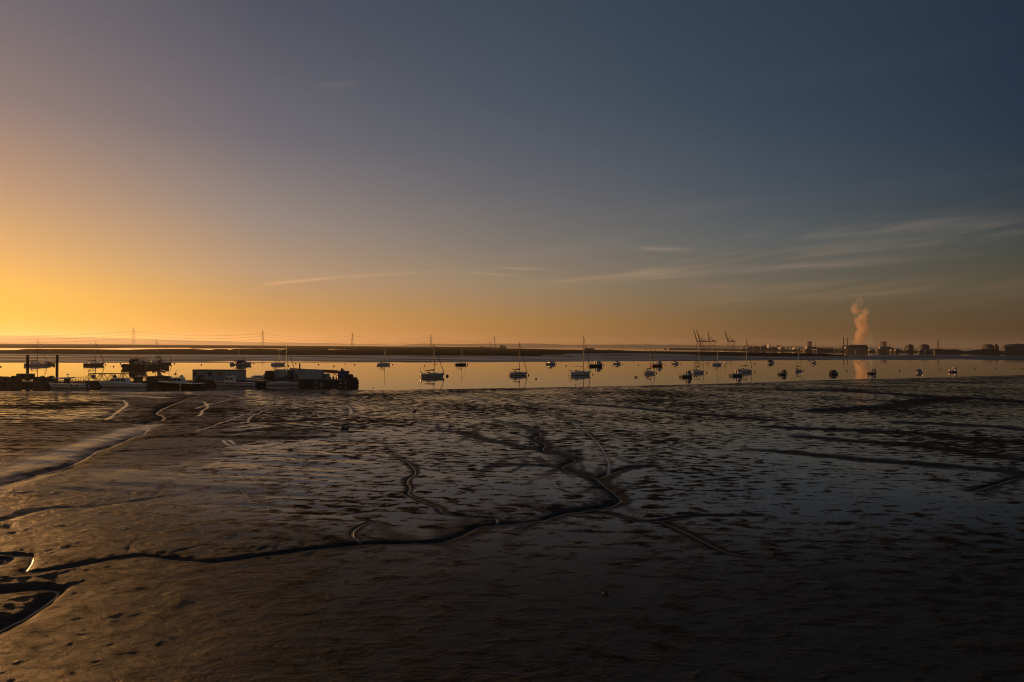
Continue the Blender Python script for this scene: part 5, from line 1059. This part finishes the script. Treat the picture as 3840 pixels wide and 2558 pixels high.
# assorted sheds, towers and tanks on the far shore (x0, x1, ytop, ybottom, depth, name, material, label, shape)
def bld(name, label, cat, x0, x1, yt, yb, Y, m, roof='flat', m2=None, dy=25, nwin=0, win=None):
    a, b_ = pt(x0, yb, Y), pt(x1, yt, Y); o = thing(name, label, cat, ((a.x+b_.x)/2, Y, 0)); w = (b_.x-a.x)/2; h = b_.z
    if roof == 'gable':
        MB().prism([(-w, -1), (w, -1), (w, h*.7), (0, h), (-w, h*.7)], 0, dy).build('wall', m, o); MB().prism([(-w*1.03, h*.7), (-w*1.03, h*.76), (0, h*1.06), (w*1.03, h*.76), (w*1.03, h*.7), (0, h)], -1, dy+1).build('roof', m2 or m, o)
    elif roof == 'dome':
        MB().lathe([(w, -1), (w, h*.72), (w*.93, h*.83), (w*.7, h*.93), (w*.35, h*.985), (.3, h)], n=28).build('shell', m, o); mb = MB()
        mb.lathe([(w*1.02, h*.70), (w*1.02, h*.72), (w*.98, h*.74)], n=28).box(w*.98, w*1.1, -1.5, 1.5, 0, h*.85).build('stair_tower', m2 or m, o)
        MB().box(-2, 2, -2, 2, h*.98, h*1.04).build('roof_platform', m2 or m, o)
    elif roof == 'round':
        MB().lathe([(w, -1), (w, h*.9), (w*.6, h*.98), (.2, h)], n=16).build('shell', m, o); MB().lathe([(w*1.04, h*.86), (w*1.04, h*.9)], n=16).build('rim_walkway', m2 or m, o)
    elif roof == 'hip':
        MB().loft([[(-w, 0, -1), (w, 0, -1), (w, dy, -1), (-w, dy, -1)], [(-w, 0, h*.45), (w, 0, h*.45), (w, dy, h*.45), (-w, dy, h*.45)]], smooth=False).build('wall', m, o)
        MB().loft([[(-w*1.01, -1, h*.45), (w*1.01, -1, h*.45), (w*1.01, dy+1, h*.45), (-w*1.01, dy+1, h*.45)], [(-w*.9, 2, h), (w*.88, 2, h), (w*.88, dy, h), (-w*.9, dy, h)]], smooth=False).build('roof', m2 or m, o)
    else:
        MB().box(-w, w, 0, dy, -1, h).build('wall', m, o); MB().box(-w*1.02, w*1.02, -1, dy+1, h, h+1.).build('roof', m2 or m, o)
    for k in range(nwin):
        x = -w+2*w*(k+.3)/nwin; MB().box(x, x+2*w/nwin*.4, -.4, 0, h*.55, h*.75).build('window', win or GLASS, o)
    return o
bld('shed', 'low pale quayside shed between the last container crane and the mounds', 'shed', 2783, 2799, 1307.5, 1313, 3000, SHEDP)
bld('tower', 'pale square tower sticking up above the wooded mounds', 'tower', 2884, 2888.5, 1292.5, 1310, 2850, SHEDP)
bld('silo', 'pale silo tucked between the two wooded mounds', 'silo', 2851, 2855, 1300.5, 1312, 2860, SHEDP, 'round')
bld('silo', 'white silo just above the second wooded mound', 'silo', 2877, 2881.5, 1299.5, 1310, 2870, SHEDP, 'round')
bld('silo', 'left one of the two matching silos', 'silo', 2949.5, 2954.5, 1300.5, 1310, 2700, SHEDP, 'round')
bld('silo', 'right one of the two matching silos', 'silo', 2962, 2967, 1300.5, 1310, 2700, SHEDP, 'round')
bld('shed', 'long pale shed roof left of the two matching silos', 'shed', 2927, 2944, 1301.5, 1310, 2750, SHEDP, 'gable')
bld('shed', 'sunlit pale shed right of the two matching silos', 'shed', 2981, 2994, 1302.5, 1314, 2600, SHEDP, 'gable')
bld('shed', 'long dark shed behind the lit jetty blocks', 'shed', 2996, 3024, 1307, 1316, 2560, SHED)
bld('shed', 'low grey warehouse between the first ship and the chimneys', 'shed', 3060, 3100, 1306.5, 1317, 2480, SHED)
bld('shed', 'dark boxy shed left of the chimneys', 'shed', 3105, 3128, 1307.5, 1317, 2460, SHED)
# power station
bld('power_station', 'long dark power station hall with a sloping roof edge under the steam', 'power station', 3186, 3256, 1293.5, 1314, 2380, SHED, 'hip', dy=60)
bld('boiler_house', 'dark boiler house at the foot of the twin chimneys', 'building', 3160, 3187, 1297.5, 1314, 2370, SHED, dy=40)
bld('site_office', 'bright pale block in front of the second chimney', 'building', 3172.5, 3184, 1301.5, 1306.5, 2330, SHEDP, dy=12)
for x, lab in ((3162.3, 'left of the twin power station chimneys'), (3176.3, 'right of the twin power station chimneys')):
    Y = 2380; c = pt(x, 1269.5, Y); o = thing('chimney', lab, 'chimney', (c.x, Y, 0), 0, 'twin chimneys'); r = 2.5*Y/FPX
    MB().tube((0,0,0), (0,0,c.z), r, r*.92, 18).build('shaft', CONC, o); MB().lathe([(r*.95, c.z-.6), (r*1.05, c.z), (r*.95, c.z+1.2), (r*.6, c.z+1.3)], n=18).build('cap', SHED, o)
# gas tanks
for x0, x1, yt, Y, lab, m in ((3401,3424,1291.5,2500,'small dark domed gas tank right of the jetty ships',SHED),(3450,3483,1291,2450,'wide dark domed gas tank left of the right-hand pylon',SHED),(3688,3740,1290,2350,'round gas tank standing clear of trees right of the pylon',SHED),(3768,3856,1289.5,2250,'largest gas tank, cut by the edge of the view',SHED)):
    bld('gas_tank', lab, 'storage tank', x0, x1, yt, 1314, Y, m, 'dome', SHED)
bld('tank_annex', 'tall narrow process tower beside the third gas tank', 'tower', 3731, 3740, 1291, 1314, 2320, SHED)
bld('pale_annex', 'brownish pipework block in front of the largest gas tank', 'building', 3768, 3808, 1299, 1314, 2150, SHED, dy=15)
for x, yt, r_, lab in ((3395.5, 1295.5, 4.2, 'sunlit spherical tank, the higher of two beside the small gas tank'), (3390.5, 1304, 3, 'sunlit lower small tank beside the small gas tank')):
    Y = 2200; c = pt(x, yt+r_, Y); o = thing('spherical_tank', lab, 'storage tank', (c.x, Y, 0)); rr = r_*Y/FPX; MB().lathe([(max(.05, rr*math.cos(R(a_))), c.z+rr*math.sin(R(a_))) for a_ in range(-90, 91, 15)], n=18).build('shell', SHEDP, o); mb = MB(); [mb.tube((rr*.8*math.cos(a_), rr*.8*math.sin(a_), 0), (rr*.9*math.cos(a_), rr*.9*math.sin(a_), c.z), .3) for a_ in (0, 1.57, 3.14, 4.71)]; mb.build('support', CRANEG, o)
# ships at the jetties: rack tower + white superstructure
def ship(xw0, xw1, ytop_s, xt0, xt1, ytop_t, xr0, xr1, Y, label, yb=1313):
    o = grp('moored_ship', label, 'ship', (xw0+xr1)/2, Y); X = lambda x: pt(x, 1300, Y).x-o.location.x; Z = lambda y: pt(xt0, y, Y).z
    MB().loft([[(X(xw0)-6, y, -1), (X(xr1)+14, y, -1), (X(xr1)+20, y, Z(1308)), (X(xw0)-8, y, Z(1308))] for y in (0, 22)], smooth=False).build('hull', SHED, o)
    s_ = MB().box(X(xw0), X(xw1), 2, 20, Z(1308), Z(ytop_s)).build('superstructure', SHEDP, o)
    for k in range(3): z = Z(1308)+(Z(ytop_s)-Z(1308))*(k+.35)/3; mb = MB(); mb.box(X(xw0)+.8, X(xw1)-.8, 1.8, 2, z, z+.9).build('window', GLASS, s_)
    mb = MB(); w0, w1, z0, z1 = X(xt0), X(xt1), Z(1302), Z(ytop_t)
    for x in (w0, w0+(w1-w0)*.33, w0+(w1-w0)*.66, w1):
        for y in (5, 17): mb.tube((x, y, z0), (x, y, z1), .55)
    for k in range(7): z = z0+(z1-z0)*k/6; mb.tube((w0, 5, z), (w1, 5, z), .5).tube((w0, 17, z), (w1, 17, z), .5).tube((w0, 5, z), (w0, 17, z), .5); (mb.tube((w0, 5, z), (w1, 5, z+(z1-z0)/6), .35) if k < 6 else None)
    mb.box(w0-.5, w1+.5, 4, 18, z1-2, z1).build('rack_tower', RUST, o)
    MB().prism([(X(xr0), Z(1309)), (X(xr1)+6, Z(1309)), (X(xr1), Z(1304)), (X((xr0+xr1)/2), Z(1301)), (X(xr0), Z(1300))], 3, 19).build('deck_house', SHED, o)
    MB().tube((X((xr0+xr1)/2)+4, 10, Z(1302)), (X((xr0+xr1)/2)+4, 10, Z(1289)), .8, .5).tube((X((xr0+xr1)/2)+1, 10, Z(1295)), (X((xr0+xr1)/2)+7, 10, Z(1295)), .4).build('mast', CRANEG, o)
ship(3027.5, 3045, 1298.5, 3034.5, 3047, 1281, 3046, 3068, 2300, 'moored ship with rack tower left of the chimneys')
ship(3301.5, 3326, 1301, 3313.5, 3328, 1281.5, 3326, 3350, 2150, 'moored ship with rack tower right of the power station')
# jetty with sunlit blocks
Y = 1950; o = grp('jetty', 'long low jetty on dark piles in front of the power station', 'jetty', 3250, Y); X = lambda x: pt(x, 1300, Y).x-o.location.x; zj = pt(3250, 1308.5, Y).z
MB().box(X(3136), X(3362), 8, 14, zj-.8, zj).build('deck', CONC, o)
for k in range(40): x = X(3136)+(X(3362)-X(3136))*k/39; MB().tube((x, 9, -1), (x, 9, zj-.8), .45).tube((x, 13, -1), (x, 13, zj-.8), .45).build('pile', SHED, o)
mb = MB(); mb.box(X(3148), X(3240), 10.5, 11, zj, zj+1.2); mb.build('pipe_rack', SHEDP, o)
for k, x in enumerate((3152,3174,3182,3214)):
    c = X(x); MB().box(c-.9, c+.9, 5, 8, -1, zj+.2).build('fender_pier', SHED, o)
dol = [(3005,1311,2.0),(3017,1311,2.0),(3049.5,1311,2.0),(3057.5,1311,2.0),(3063.5,1311,1.9),(3259.5,1313,2.7),(3286.5,1313,2.7),(3341,1313.5,2.8),(3357.5,1313.5,2.8)]
for i, (x, yc, w) in enumerate(dol):
    Y = 2150 if x < 3100 else 1850; c = pt(x, yc, Y); s = Y/FPX; o = thing('mooring_dolphin', 'sunlit pale concrete mooring block off the jetty, %s from the left' % ordn(i+1), 'mooring dolphin', (c.x, Y, 0), R(4), 'mooring blocks along the jetty')
    h0, h1 = max(1.2, pt(x, yc+2.6, Y).z), pt(x, yc-2.6, Y).z; MB().box(-w*s*.55, w*s*.55, -w*s*1.9, w*s*1.9, h0, h1).build('block', CONC, o); MB().box(-w*s*.7, w*s*.7, -w*s*.7, w*s*.7, -1, h0).build('base', SHED, o)
Y = 1800; o = grp('jetty', 'short jetty with a sunlit deck in front of the wide gas tank', 'jetty', 3477, Y); X = lambda x: pt(x, 1300, Y).x-o.location.x; zj = pt(3477, 1312.5, Y).z
MB().box(X(3448), X(3503), 0, 5, zj-1, zj+.8).build('deck', SHEDP, o)
for x in (3447, 3472, 3506): MB().box(X(x)-.9, X(x)+.9, -1, 5, -1, zj-1).build('pile', SHED, o)
mb = MB(); [mb.box(X(x)-1, X(x)+1, 2, 4, zj+.8, zj+2.6) for x in (3452, 3457, 3461)]; mb.build('valve_gear', SHEDP, o)
# old fort / hulk in the estuary and small far craft
o = grp('island_fort', 'low dark island fort lying in the estuary beyond the marsh', 'fort', 2210, 2600); s = 2600/FPX
MB().loft([[(-18*s, y, -1), (18*s, y, -1), (18*s, y, 3.2), (17*s, y, 4.6), (11*s, y, 5.0), (3*s, y, 4.6), (1*s, y, 3.4), (-3*s, y, 4.4), (-12*s, y, 4.9), (-16*s, y, 3.8), (-18*s, y, 2.2)] for y in (0, 30)], smooth=False).build('rampart', SHED, o); MB().box(-19*s, 19*s, -2, 32, -1, .6).build('base', SHORE, o)
for x, y, l, lab in ((2231,1310.3,2,'dark dinghy-like boat just right of the island fort'),(2286,1311.3,2,'tiny dark boat in the estuary right of the tallest masted yacht'),(2329,1312,2,'tiny dark boat farther right in the estuary'),(2457,1314,2,'tiny dark boat at the marsh edge left of the cranes'),(3298,1326.2,3,'small dark boat in front of the jetty blocks')):
    p = at(x, y); s = p.y/FPX; o = thing('small_boat', lab, 'boat', p, 0, 'tiny far boats'); MB().loft([[(xx*l*s, -w, -.2), (xx*l*s, w, -.2), (xx*l*s, w*1.2, h), (xx*l*s, -w*1.2, h)] for xx, w, h in ((-1,1.,1.1),(0,1.2,1.),(.7,.8,1.3),(1,.1,1.6))]).build('hull', SHED, o); MB().box(-.3*l*s, .2*l*s, -.7, .7, 1, 2).build('cabin', SHED, o)
for x, y, h, lab in ((2150,1306,1302,'tiny white sailing boat far off in the estuary left of the fort'),(2421,1311,1303,'tiny sailing boat with pale sail far off left of the cranes')):
    p = at(x, y); o = thing('far_sailing_boat', lab, 'sailing boat', p, 0, 'tiny far sailing boats'); z = pt(x, h, p.y).z
    MB().loft([[(xx, -w, -.2), (xx, w, -.2), (xx, w, 1.), (xx, -w, 1.)] for xx, w in ((-4,1.1),(0,1.4),(4,.1))]).build('hull', WHITE, o); MB().prism([(-3, 1.5), (.2, 1.5), (.2, z), (-.3, z)], -.06, .06).build('sail', SHEDP, o); MB().tube((.3, 0, 0), (.3, 0, z+.4), .12).build('mast', ALU, o)
# power station by the marsh (tiny block and switchgear)
bld('substation_block', 'small dark block right of the fifth pylon on the horizon', 'building', 1876, 1885, 1295, 1302, 2950, SHED)
bld('low_shed', 'long low shed right of the small dark block by the fifth pylon', 'building', 1885, 1898, 1298.5, 1302, 2950, SHED)
# ------------------------------------------------------------------ pylons and their cables
PYL = mat('pylon_steel', (.07,.065,.06), .7, .2, var=.1)
def pylon(px, yt, hpx, label, wide=False, rz=0., Yd=None):
    Y = Yd or 50*FPX/hpx; c = pt(px, yt, Y); o = thing('pylon', label, 'pylon', (c.x, Y, 1.2), rz, 'electricity pylons'); Ht = c.z-1.2; r = .26
    mb = MB(); lv = [(0,4.4),(.22,3.2),(.42,2.2),(.58,1.55),(.70,1.3),(.82,1.05),(.93,.7),(1.,.1)]
    for (f0, w0), (f1, w1) in zip(lv, lv[1:]):
        c0 = [Vector((sx*w0, sy*w0, f0*Ht)) for sx, sy in ((-1,-1),(1,-1),(1,1),(-1,1))]; c1 = [Vector((sx*w1, sy*w1, f1*Ht)) for sx, sy in ((-1,-1),(1,-1),(1,1),(-1,1))]
        for k in range(4):
            mb.tube(c0[k], c1[k], r, n=4); mb.tube(c0[k], c1[(k+1) % 4], r*.6, n=4).tube(c0[(k+1) % 4], c1[k], r*.6, n=4); mb.tube(c1[k], c1[(k+1) % 4], r*.6, n=4)
    mb.build('lattice_body', PYL, o); arms = []
    for f, w in (((.86, 9.5), (.70, 11.5), (.56, 8.5)) if wide else ((.84, 5.2), (.68, 6.6), (.52, 5.6))):
        mb = MB()
        for sx in (-1, 1):
            for sy in (-1, 1): mb.tube((sx*1.1, sy*1.1, f*Ht), (sx*w, 0, f*Ht), r*.8, n=4)
            mb.tube((sx*.9, 0, (f+.05)*Ht), (sx*w, 0, f*Ht), r*.8, n=4).tube((sx*w, 0, f*Ht), (sx*w, 0, (f-.055)*Ht), r*.7, n=4)
            arms.append(((sx*w, 0, (f-.055)*Ht)))
        mb.build('crossarm', PYL, o)
    return o, arms
pys = [(-560,1205,84,'unseen'),(501,1227,64.5,'largest and leftmost electricity pylon'),(985.5,1236,59.5,'second electricity pylon from the left'),(1321.5,1247,51,'third electricity pylon, above the orange crane jib'),(1616,1253,46.5,'fourth electricity pylon, beside the turbine yacht mast'),(1855,1260,41.5,'fifth and wide-armed electricity pylon at the end of the marsh')]
built = []
for i, (x, yt, hp, lab) in enumerate(pys):
    if i == 0: lab = 'electricity pylon beyond the left edge that carries the leftmost cables'
    built.append(pylon(x, yt, hp, lab, wide=(i == 5), rz=R(28) if i < 5 else R(10)))
pylon(1838.5, 1281, 20, 'small slim pylon just left of the fifth pylon', Yd=3600)
pylon(3518, 1270, 40, 'dark pylon above the right-hand trees between gas tanks', wide=True, Yd=2400)
lvl = ['upper', 'upper', 'middle', 'middle', 'lower', 'lower']; sp_n = ['left edge and the leftmost pylon', 'leftmost and second pylons', 'second and third pylons', 'third and fourth pylons', 'fourth and fifth pylons']
CBL = mat('power_cable', (.05,.045,.04), .8, var=.05)
bpy.context.view_layer.update()
for i in range(5):
    (oa, A1), (ob, A2) = built[i], built[i+1]
    for k in range(6):
        a = oa.matrix_world @ Vector(A1[k]); b_ = ob.matrix_world @ Vector(A2[k]); L_ = (b_-a).length; P = [a.lerp(b_, f)-Vector((0, 0, L_*.028*4*f*(1-f)))-a for f in [j/14 for j in range(15)]]
        tag(MB().path(P, .16, 4).build('power_cable', CBL, None, a), '%s %s cable between the %s' % ('near' if k % 2 else 'far', lvl[k], sp_n[i]), 'cable', 'overhead power cables')
# stubs on the sea wall
for i, (x, yt) in enumerate(((285,1284),(340,1284),(1062,1289),(1354,1287.5),(1420,1287))):
    Y = 2700; c = pt(x, yt, Y); o = thing('pole', 'tiny pole on the marsh horizon, %s from the left' % ordn(i+1), 'pole', (c.x, Y, 1.), 0, 'poles on the marsh horizon'); MB().tube((0,0,0),(0,0,c.z-1), .5, .4).build('shaft', PYL, o); MB().box(-1.6, 1.6, -.3, .3, c.z-2.2, c.z-1.7).build('crossarm', PYL, o)
for i, (x, w, h) in enumerate(((1050,9,1.5),(1165,3,1.5),(1215,12,1.5),(1232,3,2),(1280,5,2.5),(1612,5,2.),(1660,4,1.2),(1682,4,2.4),(1720,4,1.4),(1760,6,1.4),(1808,12,3.5),(1835,30,1.6),(1050,30,1.0))):
    Y = 2850; c = pt(x, 1297, Y); s = Y/FPX; random.seed(80+i); mb = MB(); hh_ = h*s
    for k in range(6): mb.blob((random.uniform(-.5, .5)*w*s, random.uniform(-4, 4), 2.2+hh_*.45), (w*s*.3, 4, hh_*.6+.8), 7, .25)
    o = thing('bush', 'small dark bush on the marsh horizon, %s in the row' % ordn(i+1), 'bush', (c.x, Y, 0), 0, 'bushes on the marsh horizon'); mb.build('crown', SHORE, o)

# ------------------------------------------------------------------ steam plume
Yst = 2500; sS = Yst/FPX
def steam(name, label, blobs, dens, m_name, an=.0, col_=(.9,.88,.86)):
    mb = MB(); random.seed(9)
    for x, y, r in blobs:
        r *= 1.24; c = pt(x, y, Yst); mb.blob((c.x, c.y+random.uniform(-.3, .3)*r*sS, c.z), (r*sS, r*sS, r*sS), 14, .06)
    m = bpy.data.materials.new(m_name); m.use_nodes = True; t = NT(m.node_tree); m.node_tree.nodes.clear()
    out = t.n('ShaderNodeOutputMaterial'); v = t.n('ShaderNodeVolumePrincipled'); t.l(v.outputs[0], out.inputs['Volume'])
    g = t.n('ShaderNodeNewGeometry'); n_ = t.noise(g.outputs['Position'], .035, 4., .6, .4)
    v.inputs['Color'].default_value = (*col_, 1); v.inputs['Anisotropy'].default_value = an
    sz = t.n('ShaderNodeSeparateXYZ'); t.l(g.outputs['Position'], sz.inputs[0]); nn = t.m('SUBTRACT', n_, t.mr(sz.outputs[2], 90., 195., 0., .11))
    t.l(t.mr(nn, .38, .68, 0., dens), v.inputs['Density'])
    o = mb.build(name, m)
    bpy.context.view_layer.objects.active = o; rm = o.modifiers.new('join', 'REMESH'); rm.mode = 'VOXEL'; rm.voxel_size = 2.2
    ds = o.modifiers.new('smooth', 'SMOOTH'); ds.iterations = 4
    return tag(o, label, kind='stuff')
main = [(3199,1284,6),(3207,1285,8),(3216,1282,10),(3222,1274,14),(3226,1264,17),(3230,1253,18),(3233,1242,18),(3232,1230,18),(3231,1220,17),(3231,1208,18),(3230,1197,19),(3227,1190,15),(3232,1180,17),(3236,1170,12),(3226,1178,14),(3217,1171,12),(3210,1163,11),(3203,1155,10),(3198,1147,9),(3194,1139,7),(3240,1162,7),(3244,1195,9),(3243,1224,8)]
steam('steam_plume', 'tall steam plume tinted orange for the sunlight, rising from the power station', main, .085, 'steam', .2, (.96,.79,.60))  # part of the sunlit orange is put into the steam colour itself
rear = [(3230,1290,7),(3242,1286,11),(3254,1278,13),(3262,1270,9),(3262,1258,9),(3258,1245,8),(3266,1284,8),(3256,1266,12),(3250,1175,9),(3257,1170,7),(3248,1160,9),(3224,1140,13),(3222,1128,12),(3216,1120,8),(3221,1112,7),(3204,1170,8),(3196,1163,6),(3214,1140,9)]
steam('steam_wisps', 'thin grey trailing steam right of and above the orange plume', rear, .042, 'thin_steam')

# ------------------------------------------------------------------ haze
hm_ = bpy.data.materials.new('haze'); hm_.use_nodes = True; t = NT(hm_.node_tree); hm_.node_tree.nodes.clear()
out = t.n('ShaderNodeOutputMaterial'); v = t.n('ShaderNodeVolumePrincipled'); t.l(v.outputs[0], out.inputs['Volume'])
v.inputs['Density'].default_value = 3.8e-5; v.inputs['Anisotropy'].default_value = .56; v.inputs['Color'].default_value = (.80, .78, .76, 1)
o = MB().box(-24500, 24500, -24500, 24500, -2.2, 235).build('haze', hm_); tag(o, 'thin morning haze over the whole estuary', kind='stuff')
